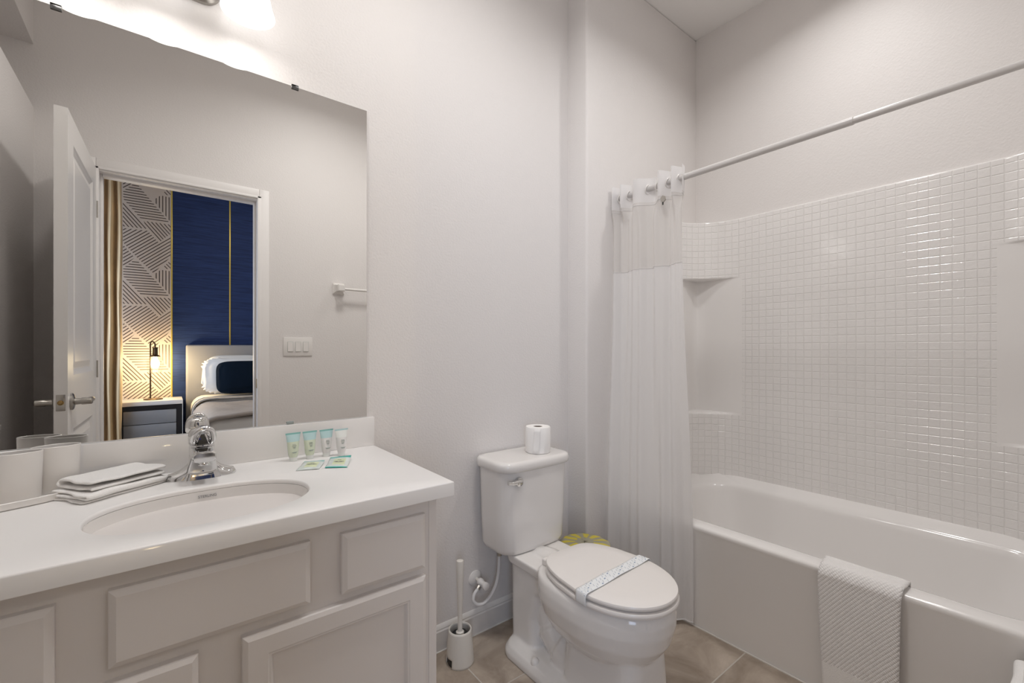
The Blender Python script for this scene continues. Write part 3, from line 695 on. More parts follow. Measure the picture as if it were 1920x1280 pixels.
tag(o, 'white folded washcloth lying on counter, lower of the two beside sink', 'washcloth', 'folded washcloths by the sink')
o = obj('washcloth', folded((-.094, 1.453), ANG+.03, .168, .106, ZT+.0226, 2, .0150, .0075, 5.1), 'cloth', loc=(-.094, 1.453, ZT+.0226)); mod_solid(o, .0072); mod_sub(o, 1)
tag(o, 'white folded washcloth on top of the other beside the tumblers', 'washcloth', 'folded washcloths by the sink')

# ---------------- toiletry tubes
def tubebottle(x, y, body, end, crimp, label, rz=0.0):
    t = thing('toiletry_tube', label, 'toiletry tube', (x, y, ZT), 'toiletry tubes standing on the counter')
    H = .086; rm = Matrix.Translation((x, y, 0)) @ Matrix.Rotation(rz, 4, 'Z') @ Matrix.Translation((-x, -y, 0))
    def part(nm, rr, m, pr=t):
        bm = B(); loft(bm, [ell(x, y, a, c, ZT+z, n=28) for a, c, z in rr]); xform(bm, rm); return obj(nm, bm, m, parent=pr)
    part('cap', [(.0100, .0100, 0), (.0112, .0112, .001), (.0112, .0112, .011), (.0118, .0118, .0125)], 'capt')
    bo = part('tube_body', [(.0118, .0118, .0125), (.0140, .0135, .020), (.0165, .0115, .045), (.0180, .0085, .060)], body)
    part('tube_end', [(.0180, .0085, .060), (.0200, .0035, .074), (.0212, .0012, .0815)], end)
    part('crimp', [(.0212, .0011, .0815), (.0220, .0009, .082), (.0220, .0009, .0865)], crimp)
    bm = B()
    for z, w2 in ((.052, .010), (.0475, .013), (.044, .009), (.0405, .006), (.0285, .015), (.026, .010)):
        yy = y-(.0140 if z < .03 else .0112 if z > .045 else .0123)
        box(bm, x-w2/2, x+w2/2, yy-.0006, yy+.002, ZT+z, ZT+z+.0011)
    xform(bm, rm); obj('print', bm, 'ink2', parent=bo, smooth=False)
tubebottle(.310, 1.490, 'greent', 'bluet', 'tealt', 'pale green tube with blue end, closest to the faucet of the four', .1)
tubebottle(.358, 1.490, 'greent', 'bluet', 'tealt', 'pale green tube with blue end, standing next to the clear white ones', .1)
tubebottle(.408, 1.490, 'milk', 'bluet', 'tealt', 'milky white tube with strong aqua end beside the green tubes', .12)
tubebottle(.449, 1.470, 'milk', 'capt', 'bluet', 'milky white tube with faint blue end, farthest right of the tubes', .12)
# ---------------- sachets
def sachet(P, label, seed, lift):
    """P: corners near-left, near-right, far-right, far-left on the counter"""
    def f(u, v):
        a = Vector(P[0]).lerp(Vector(P[1]), u); c = Vector(P[3]).lerp(Vector(P[2]), u); p = a.lerp(c, v)
        puff = .0045*(math.sin(PI*u)*math.sin(PI*v))**.8; curl = lift*((v)**3)*(0.4+.6*u)+.0015*(1+fnoise((u*3+seed, v*3, 0), 1))
        return Vector((p[0], p[1], ZT+.0006+puff+curl))
    t = thing('sachet', label, 'sachet', (*Vector(P[0]).lerp(Vector(P[2]), .5), ZT), 'sachets in front of the tubes')
    bm = B(); grid(bm, 16, 16, f, mi=lambda u, v: 1 if v > .86 or (v < .08 and seed > 3) else (2 if abs(u-.52) < .30 and abs(v-.48) < .28 else 0))
    o = obj('wrapper', bm, ['sachet', 'teal' if seed > 3 else 'tealt', 'sgreen'], parent=t); mod_solid(o, .0006)
    bm = B()
    for vv, hw in ((.62, .09), (.50, .22), (.44, .15)):
        q = [f(.52-hw, vv-.016), f(.52+hw, vv-.016), f(.52+hw, vv+.016), f(.52-hw, vv+.016)]
        bm.faces.new([bm.verts.new(p+Vector((0, 0, .0012))) for p in q])
    obj('print', bm, 'ink', parent=t, smooth=False)
sachet([(.290, 1.359), (.346, 1.337), (.380, 1.405), (.331, 1.441)], 'pale green sachet lying flat nearest the sink', 1.0, .006)
sachet([(.362, 1.338), (.415, 1.305), (.456, 1.395), (.405, 1.435)], 'pale green sachet with bright teal edge, right one of two', 5.0, .012)

# ---------------- vanity light
vl = thing('vanity_light', 'three-shade vanity wall light with frosted glass bells above the mirror', 'wall light', (-.008, YW, 2.25))
b = B(); loft(b, [[Vector((-.008+p.x, YW-d, 2.262+p.y)) for p in rrect(0, 0, .140-i, .052-i, .05, 0)] for d, i in ((.0003, 0), (.012, 0), (.020, .008))]); obj('backplate', b, 'nickel', parent=vl)
b = B(); tube(b, [(-.20, YW-.07, 2.345), (.19, YW-.07, 2.345)], .008); tube(b, [(-.008, YW-.015, 2.285), (-.008, YW-.045, 2.325), (-.008, YW-.07, 2.345)], .009); obj('crossbar', b, 'nickel', parent=vl)
for sx in (-.195, -.005, .185):
    sy = YW-.127
    b = B(); tube(b, spline([(sx, YW-.07, 2.345), (sx, YW-.10, 2.358), (sx, sy-.001, 2.345), (sx, sy, 2.325)], 5), .0075); obj('arm', b, 'nickel', parent=vl)
    b = B(); lathe(b, (sx, sy, 0), [(.016, 2.332), (.022, 2.328), (.024, 2.290), (.030, 2.284), (.030, 2.278)], 24); obj('socket', b, 'nickel', parent=vl)
    b = B(); lathe(b, (sx, sy, 0), [(.030, 2.286), (.038, 2.272), (.045, 2.245), (.050, 2.21), (.056, 2.18), (.062, 2.160), (.064, 2.154)], 40, cap0=False, cap1=False)
    o = obj('lamp_shade', b, 'shade', parent=vl); mod_solid(o, .004); o.modifiers[0].offset = 1
    b = B(); lathe(b, (sx, sy, 0), [(.012, 2.268), (.014, 2.240), (.028, 2.212), (.033, 2.192), (.029, 2.172), (.014, 2.160), (.0001, 2.158)], 20); obj('bulb', b, 'bulb', parent=vl)

# ---------------- ceiling fixtures above the frame; sink downlight and dome are added fill
for dlx, dly, dll in ((2.02, .62, 'round recessed downlight in the ceiling above the bathtub'), (.0, 1.24, 'round recessed downlight added above the sink to light the left wall')):
    b = B(); lathe(b, (dlx, dly, 0), [(.095, 3.1098), (.095, 3.104), (.080, 3.102), (.075, 3.1095)], 36, cap0=True, cap1=False); o = tag(obj('recessed_downlight', b, 'plast', loc=(dlx, dly, ZC)), dll, 'ceiling light', 'recessed downlights in the bathroom ceiling')
    b = B(); lathe(b, (dlx, dly, 0), [(.072, 3.1095), (.072, 3.107), (.001, 3.107)], 30); obj('lens', b, 'lit', parent=o)
cl = thing('added_ceiling_light', 'flush round ceiling light added as fill in the middle of the bathroom', 'ceiling light', (.85, .74, ZC))
b = B(); lathe(b, (.85, .74, 0), [(.17, 3.1098), (.17, 3.085), (.16, 3.08)], 36); obj('rim', b, 'nickel', parent=cl)
b = B(); lathe(b, (.85, .74, 0), [(.155, 3.08), (.145, 3.06), (.10, 3.042), (.001, 3.035)], 36); obj('diffuser', b, 'lit', parent=cl)

# ================================================================== TOILET
TX = 1.203
tl = thing('toilet', 'white two-piece toilet with elongated bowl and closed lid', 'toilet', (TX, 1.2, 0))
def egg(hw, yf, yb, z, y0=None, ef=2.1, eb=3.0, n=64, tap=0.0):
    y0 = y0 if y0 is not None else yf+.268*(yb-yf)/.477*1.0
    out = []
    for i in range(n):
        t = 2*PI*i/n; c, s = math.cos(t), math.sin(t); e = eb if s > 0 else ef
        q = abs(s)**(2/e); k = 1-tap*q**1.6 if s > 0 else 1
        out.append(Vector((TX+hw*k*math.copysign(abs(c)**(2/e), c), y0+(yb-y0 if s > 0 else y0-yf)*math.copysign(q, s), z)))
    return out
b = B()
loft(b, [egg(.085, .87, 1.12, .17), egg(.120, .845, 1.17, .200), egg(.152, .805, 1.20, .238), egg(.172, .778, 1.225, .280), egg(.183, .764, 1.24, .330), egg(.182, .763, 1.245, .364), egg(.176, .770, 1.25, .389), egg(.166, .780, 1.25, .3995)])
def rr(x, y0, y1, hw, r, z): return rrect(x, (y0+y1)/2, hw, (y1-y0)/2, r, z, 6, 4)
loft(b, [rr(TX, .815, 1.13, .118, .055, 0), rr(TX, .818, 1.13, .112, .055, .10), rr(TX, .822, 1.12, .106, .055, .2), rr(TX, .83, 1.12, .102, .05, .27)])   # pedestal
loft(b, [rr(TX, .98, 1.43, .155, .07, 0), rr(TX, .98, 1.43, .155, .07, .022), rr(TX, .99, 1.42, .144, .07, .044), rr(TX, 1.0, 1.41, .11, .07, .056)])            # foot
loft(b, [rr(TX, 1.27, 1.425, .100, .035, .03), rr(TX, 1.28, 1.43, .098, .035, .16), rr(TX, 1.25, 1.43, .098, .035, .26), rr(TX, 1.16, 1.43, .102, .04, .33), rr(TX, 1.14, 1.43, .108, .04, .362)])      # rear column
tube(b, spline([(TX, 1.26, .33), (TX, 1.265, .24), (TX, 1.25, .165), (TX, 1.205, .118), (TX, 1.150, .092), (TX, 1.10, .088)], 5), [.070]*6+[.078]*6+[.090]*6+[.100]*8, 20)                       # trapway
tube(b, spline([(TX, 1.10, .27), (TX, 1.20, .315), (TX, 1.30, .33), (TX, 1.375, .31)], 5), .078, 18)
loft(b, [rr(TX, 1.14, 1.43, .105, .04, .345), rr(TX, 1.14, 1.435, .118, .04, .352), rr(TX, 1.14, 1.435, .124, .035, .384), rr(TX, 1.145, 1.43, .121, .035, .388)])   # deck
bowl = obj('bowl', b, 'porc', parent=tl)
m = bowl.modifiers.new('Remesh', 'REMESH'); m.mode = 'VOXEL'; m.voxel_size = .0045; m.use_smooth_shade = True
m = bowl.modifiers.new('Smooth', 'SMOOTH'); m.factor = .5; m.iterations = 7
for sx in (-1, 1):
    b = B(); sphere(b, (TX+sx*.128, 1.235, .046), .0165, (1, 1, 1.1), 18, 12); obj('bolt_cap', b, 'porc', parent=tl)
# seat and lid
def slabegg(d, z0, z1, r=.008, crown=0.0):
    f = lambda i, z: egg(.1775+d-i, .757-d+i, 1.214-i, z, y0=.985, eb=5.0, tap=.27)
    bm = B(); rs = [f(r, z0), f(r*.3, z0+r*.3), f(0, z0+r), f(0, z1-r), f(r*.3, z1-r*.3), f(r, z1)]
    if crown: rs += [f(.05, z1+crown*.6), f(.11, z1+crown)]
    loft(bm, rs); return bm
obj('seat', slabegg(.002, .4015, .4195, .007), 'seat', parent=tl)
b = slabegg(-.001, .4245, .4410, .007, .003); obj('seat_lid', b, 'seat', parent=tl)
for sx in (-1, 1):
    b = B(); box(b, TX+sx*.080-.017, TX+sx*.080+.017, 1.200, 1.235, .398, .424, .007, 3); obj('hinge', b, 'seat', parent=tl)
# tank (slightly D-shaped plan, tapering downwards)
def tank_ring(hw, yf, yb, r, z, bow=.012):
    out = rrect(TX, (yf+yb)/2, hw, (yb-yf)/2, r, z, 8, 8)
    for p in out:
        if p.y < (yf+yb)/2: p.y -= bow*(1-((p.x-TX)/hw)**2)
    return out
b = B(); Z0 = .3995
loft(b, [tank_ring(.148, 1.380, 1.545, .05, Z0-.012), tank_ring(.163, 1.368, 1.555, .055, Z0-.006), tank_ring(.169, 1.364, 1.558, .055, Z0+.012), tank_ring(.173, 1.361, 1.560, .055, Z0+.12), tank_ring(.178, 1.358, 1.562, .055, .725)])
tk = obj('tank', b, 'porc', parent=tl, angle=60)
b = B()
loft(b, [tank_ring(.178, 1.358, 1.562, .052, .718), tank_ring(.187, 1.349, 1.567, .055, .722), tank_ring(.190, 1.346, 1.568, .055, .732), tank_ring(.190, 1.346, 1.568, .055, .746), tank_ring(.187, 1.349, 1.566, .053, .755), tank_ring(.180, 1.356, 1.562, .05, .7595), tank_ring(.165, 1.37, 1.55, .045, .7605)])
obj('tank_lid', b, 'porc', parent=tl, angle=60)
b = B(); fx, fz = 1.090, .684; fy = 1.350
lathe(b, (fx, fy+.006, fz), [(.0195, 0), (.0195, -.010), (.017, -.015), (.008, -.018), (.0001, -.0165)], 24, 'y')
tube(b, spline([(fx, fy-.010, fz+.002), (fx-.018, fy-.014, fz+.004), (fx-.036, fy-.014, fz+.003), (fx-.060, fy-.012, fz+.006)], 5), [.0115]*4+[.0100]*4+[.0085]*4+[.0070]*4, 12)
obj('flush_lever', b, 'chrome', parent=tl)
# ---------------- paper band across the lid
tb = thing('sanitary_band', 'white printed paper band wrapped across the closed toilet lid', 'paper band', (TX, .96, .433))
path = [(TX-.176, .960, 0.4030), (TX-.181, .958, 0.4110), (TX-.182, .957, 0.4310), (TX-.179, .957, 0.4425), (TX-.166, .957, 0.4455), (TX-.12, .958, 0.4468), (TX-.06, .960, 0.4482), (TX, .963, 0.4488), (TX+.06, .966, 0.4482), (TX+.12, .970, 0.4468), (TX+.166, .974, 0.4455), (TX+.178, .975, 0.4425), (TX+.181, .976, 0.4310), (TX+.176, .977, 0.4060)]
pp = spline(path, 4); nP = len(pp)-1
def bandf(u, v):
    i = u*nP; k = min(int(i), nP-1); p = pp[k].lerp(pp[k+1], i-k)
    return p+Vector((0, -.022+.044*v, .0012*math.sin(u*26+v*2)*(1 if .15 < u < .85 else 0)+(.0006)))
b = B(); grid(b, nP, 6, bandf); o = obj('paper_strip', b, 'band', parent=tb); mod_solid(o, .0004)
b = B(); rnd = random.Random(3)
for sel in (0, 1):
    for i in range(34):
        for j in range(3):
            u0 = .20+.62*i/34+rnd.uniform(-.003, .003); v0 = .2+.3*j+(.12 if i % 2 else -.05)
            if ((i+j) % 3 == 0) != (sel == 0) or v0 > .92 or v0 < .06: continue
            if sel == 0 and (i % 2): continue
            du, dv = ((.0045, .055) if sel == 0 else (.0016, .115))
            q = [bandf(u0+du*a+(.25*dv*c*.12), v0+dv*c) for a, c in ((-1, -1), (1, -1), (1, 1), (-1, 1))]
            f = b.faces.new([b.verts.new(p+Vector((0, 0, .0009))) for p in q]); f.material_index = sel
obj('printed_pattern', b, ['inkb', 'inkg'], parent=tb, smooth=False, recalc=False)
# ---------------- toilet roll
RX, RY_, RZ = 1.268, 1.438, .7612
tr = thing('toilet_roll', 'white toilet paper roll standing on the tank lid', 'toilet roll', (RX, RY_, RZ))
b = B(); lathe(b, (RX, RY_, RZ), [(.021, 0), (.051, 0), (.054, .004), (.0545, .05), (.054, .106), (.051, .110), (.021, .110), (.020, .108), (.020, .002)], 40, cap0=False, cap1=False)
for v in b.verts: v.co += Vector((fnoise(v.co, 30)*.0012, fnoise(v.co+Vector((9, 9, 9)), 30)*.0012, 0))
obj('paper', b, 'paper', parent=tr)
b = B(); lathe(b, (RX, RY_, RZ), [(.0198, .001), (.0198, .108), (.0188, .108), (.0188, .001)], 28, cap0=False, cap1=False); obj('core', b, 'card', parent=tr)
b = B(); 
def flap(u, v):
    a = math.radians(205+28*u+8*v); r = .0553+.001*u
    return Vector((RX+r*math.cos(a), RY_+r*math.sin(a), RZ+.004+.104*v))
grid(b, 8, 6, flap); o = obj('loose_sheet', b, 'paper', parent=tr); mod_solid(o, .0006)

# ---------------- water supply valve and hose
VX, VZ = 1.036, .233
sv = thing('supply_valve', 'water shut-off valve with looped hose on wall behind toilet', 'valve', (VX, YW, VZ))
b = B(); lathe(b, (VX, YW, VZ), [(.033, -.0005), (.032, -.004), (.022, -.010), (.012, -.012)], 30, 'y'); obj('escutcheon', b, 'plast', parent=sv)
b = B(); tube(b, [(VX, YW-.008, VZ), (VX, YW-.035, VZ)], .0075, 14); o = obj('stub_pipe', b, 'cream', parent=sv)
b = B(); lathe(b, (VX, YW-.032, VZ), [(.011, 0), (.0145, -.004), (.0145, -.016), (.011, -.020), (.010, -.040), (.008, -.041)], 18, 'y'); tube(b, [(VX, YW-.045, VZ), (VX-.006, YW-.045, VZ-.016)], .009, 12); obj('valve_body', b, 'plast', parent=sv)
b = B(); lathe(b, (VX, YW-.072, VZ-.002), [(.006, 0), (.0155, -.003), (.0155, -.012), (.012, -.014), (.0001, -.014)], 10, 'y'); obj('handle', b, 'plast', parent=sv)
b = B(); tube(b, [(VX-.008, YW-.045, VZ-.014), (VX-.018, YW-.047, VZ-.022)], .0095, 8); obj('nut', b, 'nickel', parent=sv)
b = B(); tube(b, [(1.108, YW-.075, .335), (1.108, YW-.075, .356)], .0105, 8); obj('nut', b, 'nickel', parent=sv)
b = B(); tube(b, spline([(VX-.017, YW-.047, VZ-.021), (VX-.036, YW-.050, VZ-.034), (VX-.044, YW-.054, VZ-.056), (VX-.030, YW-.060, VZ-.075), (VX-.002, YW-.066, VZ-.078), (VX+.032, YW-.070, VZ-.055), (VX+.056, YW-.074, VZ-.015), (VX+.069, YW-.075, VZ+.04), (1.108, YW-.075, .335)], 6), .0068, 12); obj('hose', b, 'hose', parent=sv)
b = B(); lathe(b, (1.108, YW-.075, 0), [(.0165, .372), (.0185, .376), (.0185, .388), (.013, .400)], 8); lathe(b, (1.108, YW-.075, 0), [(.012, .352), (.0125, .372)], 16); obj('tank_nut', b, 'plast', parent=sv)

# ---------------- toilet brush
BXc, BYc = .895, 1.468
tbr = thing('toilet_brush', 'white toilet brush standing in its open round holder on floor', 'toilet brush', (BXc, BYc, 0))
b = B()
def hold(u, v):
    a = 2*PI*u; z = .128*v; r = .0535-.010*v**1.3
    return Vector((BXc+r*math.cos(a), BYc+r*math.sin(a), z))
grid(b, 48, 16, hold)
bmesh.ops.remove_doubles(b, verts=b.verts, dist=1e-5)
dele = [f for f in b.faces if f.calc_center_median().z < .034 and 150 < (math.degrees(math.atan2(f.calc_center_median().y-BYc, f.calc_center_median().x-BXc)) % 360) < 205]
bmesh.ops.delete(b, geom=dele, context='FACES')
o = obj('holder', b, 'cream', parent=tbr); mod_solid(o, .004, -1)
b = B(); lathe(b, (BXc, BYc, 0), [(.046, 0), (.046, .012), (.045, .03), (.043, .03), (.001, .028)], 36); obj('holder_foot', b, 'dark', parent=tbr)
b = B(); lathe(b, (BXc, BYc, 0), [(.030, .035), (.036, .045), (.036, .095), (.030, .108), (.008, .112)], 30)
for v in b.verts:
    k = 1+.12*fnoise(v.co, 160); v.co = Vector((BXc+(v.co.x-BXc)*k, BYc+(v.co.y-BYc)*k, v.co.z))
obj('brush_head', b, 'dark', parent=tbr)
hx = -.004
b = B(); lathe(b, (BXc+hx, BYc-.006, 0), [(.009, .096), (.010, .108), (.0155, .112), (.0155, .120), (.010, .124), (.0085, .13), (.0085, .20), (.0125, .30), (.0140, .385), (.0130, .392), (.0100, .3935), (.0001, .3935)], 24); obj('handle', b, 'cream', parent=tbr)

# ---------------- small bin with a yellow striped bag behind the toilet
wbx, wby = 1.452, 1.335
wb = thing('waste_bin', 'small round bin with yellow striped bag tucked behind the toilet', 'bin', (wbx, wby, 0))
b = B(); lathe(b, (wbx, wby, 0), [(.080, 0), (.084, .004), (.098, .340), (.100, .344), (.098, .346), (.080, .010), (.001, .008)], 36); obj('bin_body', b, 'plast', parent=wb)
b = B()
def bag(u, v):
    a = 2*PI*u; r = .112*math.cos(v*PI/2*.96)+.003*math.sin(a*9); z = .345+.014*math.sin(v*PI/2)+.004*fnoise((math.cos(a)*3, math.sin(a)*3, v*3), 1)
    return Vector((wbx+r*math.cos(a), wby+r*math.sin(a), z))
grid(b, 60, 10, bag, mi=lambda u, v: 1 if (u*11) % 1 < .48 and v < .82 else 0); bmesh.ops.remove_doubles(b, verts=b.verts, dist=1e-5)
o = obj('bag', b, ['film', 'yellow'], parent=wb); mod_solid(o, .0008)

# ================================================================== BATHTUB
TX0, TX1, TY0, TY1 = 1.813, XR-.003, -.086, YT-.003
def tub_z(p):     # deck height: flat front rim, back deck sloping up to the wall
    return .440 + .045*max(0, min(1, (p.x-2.43)/(TX1-2.43)))**1.4 + .030*max(0, (p.y-1.33)/.12)**1.3*.9
def tring(i0, i1, y0, y1, r, z=None, dz=0.0):
    P = rrect((i0+i1)/2, (y0+y1)/2, (i1-i0)/2, (y1-y0)/2, r, 0, 14, 16)
    for p in P: p.z = (tub_z(p)+dz) if z is None else z
    return P
b = B()
IX0, IX1, IY0, IY1 = 1.893, 2.492, .0, 1.325
loft(b, [tring(TX0+.004, TX1, TY0, TY1, .004, 0.001), tring(TX0+.002, TX1, TY0, TY1, .004, .40), tring(TX0-.004, TX1, TY0, TY1, .004, None, -.020),
         tring(TX0-.005, TX1, TY0, TY1, .006, None, -.010), tring(TX0-.001, TX1, TY0, TY1, .008, None, -.002), tring(TX0+.008, TX1-.001, TY0+.001, TY1-.001, .012, None, .001),
         tring(IX0-.016, IX1+.018, IY0-.018, IY1+.018, .18, None, .001), tring(IX0-.004, IX1+.004, IY0-.004, IY1+.004, .17, None, -.002), tring(IX0+.004, IX1-.004, IY0+.004, IY1-.004, .165, None, -.012), tring(IX0+.009, IX1-.009, IY0+.010, IY1-.012, .16, None, -.03),
         tring(IX0+.030, IX1-.030, IY0+.06, IY1-.05, .19, .25), tring(IX0+.050, IX1-.050, IY0+.11, IY1-.08, .18, .14), tring(IX0+.075, IX1-.075, IY0+.15, IY1-.11, .16, .10), tring(IX0+.12, IX1-.12, IY0+.22, IY1-.16, .12, .09)], True, True)
tub = tag(obj('bathtub', b, 'acryl', loc=(2.2, .7, 0), angle=50), 'white alcove bathtub with flat apron along the right wall', 'bathtub')
b = B(); lathe(b, (2.19, .40, .0905), [(.028, 0), (.028, .003), (.020, .004), (.001, .002)], 24); obj('drain', b, 'chrome', parent=tub)

# surround shell: tile field with rounded corners, smooth corner niches
XW, YE, YN = XR-.012, YT-.012, YD+.015
ZB, ZN0, ZN1, ZTP = .458, .830, 1.616, 1.948
RC = .27
def spath(rc, tight):
    P = [(1.835, YE)]
    n0 = 14
    for i in range(1, n0+1): P.append((1.835+(XW-RC-1.835)*i/n0, YE))
    if not tight:
        for i in range(1, 21): a = PI/2*(1-i/20); P.append((XW-RC+RC*math.cos(a), YE-RC+RC*math.sin(a)))
    else:
        r = .035; pts = [(XW-RC+(RC-r)*i/9, YE) for i in range(1, 10)]
        pts += [(XW-r+r*math.cos(PI/2*(1-i/3)), YE-r+r*math.sin(PI/2*(1-i/3))) for i in range(1, 3)]
        pts += [(XW, YE-r-(RC-r)*i/9) for i in range(1, 10)]
        P += pts[:20]
    ye0 = YE-RC; ye1 = YN+RC; n1 = 26
    for i in range(1, n1+1): P.append((XW, ye0+(ye1-ye0)*i/n1))
    if not tight:
        for i in range(1, 21): a = -PI/2*i/20; P.append((XW-RC+RC*math.cos(a), YN+RC+RC*math.sin(a)))
    else:
        r = .035; pts = [(XW, YN+RC-(RC-r)*i/9) for i in range(1, 10)]
        pts += [(XW-r+r*math.cos(-PI/2*i/3), YN+r+r*math.sin(-PI/2*i/3)) for i in range(1, 3)]
        pts += [(XW-r-(RC-r)*i/9, YN) for i in range(1, 10)]
        P += pts[:20]
    for i in range(1, n0+1): P.append((XW-RC-(XW-RC-1.835)*i/n0, YN))
    return P
A, Tt = spath(RC, False), spath(RC, True)
def arcl(P):
    L = [0]
    for p, q in zip(P[:-1], P[1:]): L.append(L[-1]+math.hypot(q[0]-p[0], q[1]-p[1]))
    return L
LA = arcl(A)
def fillet(za, zb, P, Q, k):   # between ring P at za and Q at zb
    return [Vector((p[0]+(q[0]-p[0])*k, p[1]+(q[1]-p[1])*k, za+(zb-za)*k)) for p, q in zip(P, Q)]
seq = [(A, ZB, 0), (A, ZN0-.010, 0), (A, ZN0-.004, 0), ('m', ZN0+.001, 1), (Tt, ZN0+.008, 1), (Tt, ZN0+.012, 1), (Tt, ZN1-.008, 1), (Tt, ZN1-.004, 1), ('m', ZN1, 1), (A, ZN1+.004, 1), (A, ZN1+.009, 1), (A, ZTP-.008, 0), (A, ZTP-.004, 0), ('t', ZTP, 1), ('w', ZTP+.002, 1)]
b = B(); uvl = b.loops.layers.uv.verify(); rows = []
def inw(P, d):   # offset toward the wall
    out = []
    for x, y in P: out.append((min(x+d, XR) if x > 2.2 else x, min(y+d, YT) if y > .6 else max(y-d, YD)))
    return out
for P, z, _ in seq:
    if P == 'm': q = [(a[0]*.93+t[0]*.07, a[1]*.93+t[1]*.07) for a, t in zip(A, Tt)]
    elif P == 't': q = inw(A, .0025)
    elif P == 'w': q = [(min(x, XR), y) for x, y in [((XR if (yy < YE-.02 and yy > YN+.02 and xx > XW-RC*.999) else xx), (YT if yy > YE-RC*.999 and xx <= XW+1 and yy > .8 else YD if yy < YN+RC*.999 else yy)) for xx, yy in A]]
    else: q = P
    rows.append([b.verts.new((x, y, z)) for x, y in q])
nseg = len(A)-1
for k in range(len(rows)-1):
    P0, z0_, _ = seq[k]; P1, z1_, _ = seq[k+1]
    for i in range(nseg):
        corner = (14 <= i < 34) or (60 <= i < 80)
        plain = (2 <= k <= 8 and corner) or k >= 12
        f = b.faces.new((rows[k][i], rows[k][i+1], rows[k+1][i+1], rows[k+1][i])); f.material_index = 1 if plain else 0
        for l, (ii, zz) in zip(f.loops, ((i, z0_), (i+1, z0_), (i+1, z1_), (i, z1_))): l[uvl].uv = (LA[ii]-LA[34]+.0181, zz-.004)
sr = tag(obj('tub_surround', b, ['tubtile', 'acryl'], loc=(2.2, .7, ZB), angle=50), 'white moulded tile-pattern wall surround with corner niches above the bathtub', 'tub surround')

# ---------------- shower rod
RDX, RDZ = 1.800, 1.962
rd = thing('shower_rod', 'straight white tension rod across the tub opening', 'shower rod', (RDX, .7, RDZ))
b = B(); tube(b, [(RDX, YD+.02, RDZ), (RDX, .47, RDZ)], .0112, 20); obj('inner_tube', b, 'rod', parent=rd)
b = B(); lathe(b, (RDX, 0, RDZ), [(.0114, .457), (.0132, .459), (.0132, YT-.02)], 20, 'y'); obj('outer_tube', b, 'rod', parent=rd)
for y0_, s in ((YT, -1), (YD, 1)):
    b = B(); lathe(b, (RDX, y0_, RDZ), [(.019, 0), (.019, s*.006), (.017, s*.020), (.014, s*.028)], 24, 'y'); obj('end_cap', b, 'rod', parent=rd)

# ---------------- shower curtain
def smooth(t): return t*t*(3-2*t)
def lerp(a, c, t): return a+(c-a)*t
NB = 7.0
def curt(s, h):
    """s along the curtain (0 at wall), h 0 at floor .. 1 at top"""
    z = .022+(2.012-.022)*h
    k = 1-h
    yt = 1.446-.385*s
    hd = smooth(min(1, max(0, (z-1.80)/.12)))
    ph = 2*PI*(3.3*s+.16*math.sin(2*PI*s*1.6))+PI*1.15
    body = .020*math.sin(ph)+.0045*math.sin(s*2*PI*10.5+1)
    head = -.030*math.sin(2*PI*(5.1*s+.42*math.sin(s*6.3)))-.004
    xt = RDX-.010+lerp(body, head, hd)
    yb_ = 1.438-.415*s; xb_ = 1.703+.082*s+.015*math.sin(ph*.9-.3)+.006*math.sin(s*2*PI*8+.5)
    q = smooth(min(1, max(0, k*1.10-.05)))
    x = lerp(xt, xb_, q); y = lerp(yt, yb_, q)
    g = math.exp(-((s-.86)/.045)**2)*smooth(min(1, max(0, (k-.15)/.5))); x -= .022*g
    x += .004*fnoise((s*9, z*1.5, 3), 1)*(1-h)
    y += .006*fnoise((s*5, z*1.2, 7), 1)
    if z < .50: x = min(x, 1.796)
    return Vector((x, y, z))
SEAM = (1.585-.022)/1.99; TOPB = (1.885-.022)/1.99
b = B(); grid(b, 150, 70, curt, mi=lambda s, h: 1 if SEAM < h < TOPB else 0)
sc = tag(obj('shower_curtain', b, ['curtain', 'sheer'], loc=(1.78, 1.25, .02)), 'white shower curtain gathered at far end of rod', 'shower curtain')
b = B(); tube(b, [curt(s/60, SEAM)+Vector((-.001, 0, 0)) for s in range(61)], .0016, 6); obj('seam', b, 'curtain', parent=sc)
b = B(); tube(b, [curt(s/60, TOPB)+Vector((-.001, 0, 0)) for s in range(61)], .0016, 6); obj('seam', b, 'curtain', parent=sc)
b = B(); tube(b, [curt(s/90, 0)+Vector((-.001, 0, 0)) for s in range(91)], .0028, 6); obj('hem', b, 'curtain', parent=sc)
for k in range(7):
    s = (k*2+1)/(4*NB)*2*.5+.0
    y = 1.44-.375*((k+.5)/7)
    b = B(); tube(b, [Vector((RDX+.021*math.cos(a), y+.004*math.sin(a*2), RDZ-.004+.021*math.sin(a))) for a in [2*PI*i/20 for i in range(21)]], .0026, 8, caps=False); obj('curtain_ring', b, 'plast', parent=sc)
mx_, my_, mz_ = 1.7615, 1.146, 1.878
b = B(); loft(b, [[Vector((mx_-.003+d, my_+r*math.cos(a), mz_+.6*r*math.cos(a)*.3+1.15*r*math.sin(a))) for a in [PI/3*i+.3 for i in range(6)]] for r, d in ((.013, .003), (.0145, 0), (.013, -.002))])
o = obj('magnet_tab', b, 'nickel', parent=sc, smooth=False); o['label'] = 'small grey metal tab'
b = B(); box(b, mx_-.004, mx_-.001, my_-.001, my_+.004, mz_-.026, mz_-.012); obj('tab_pin', b, 'dark', parent=o)

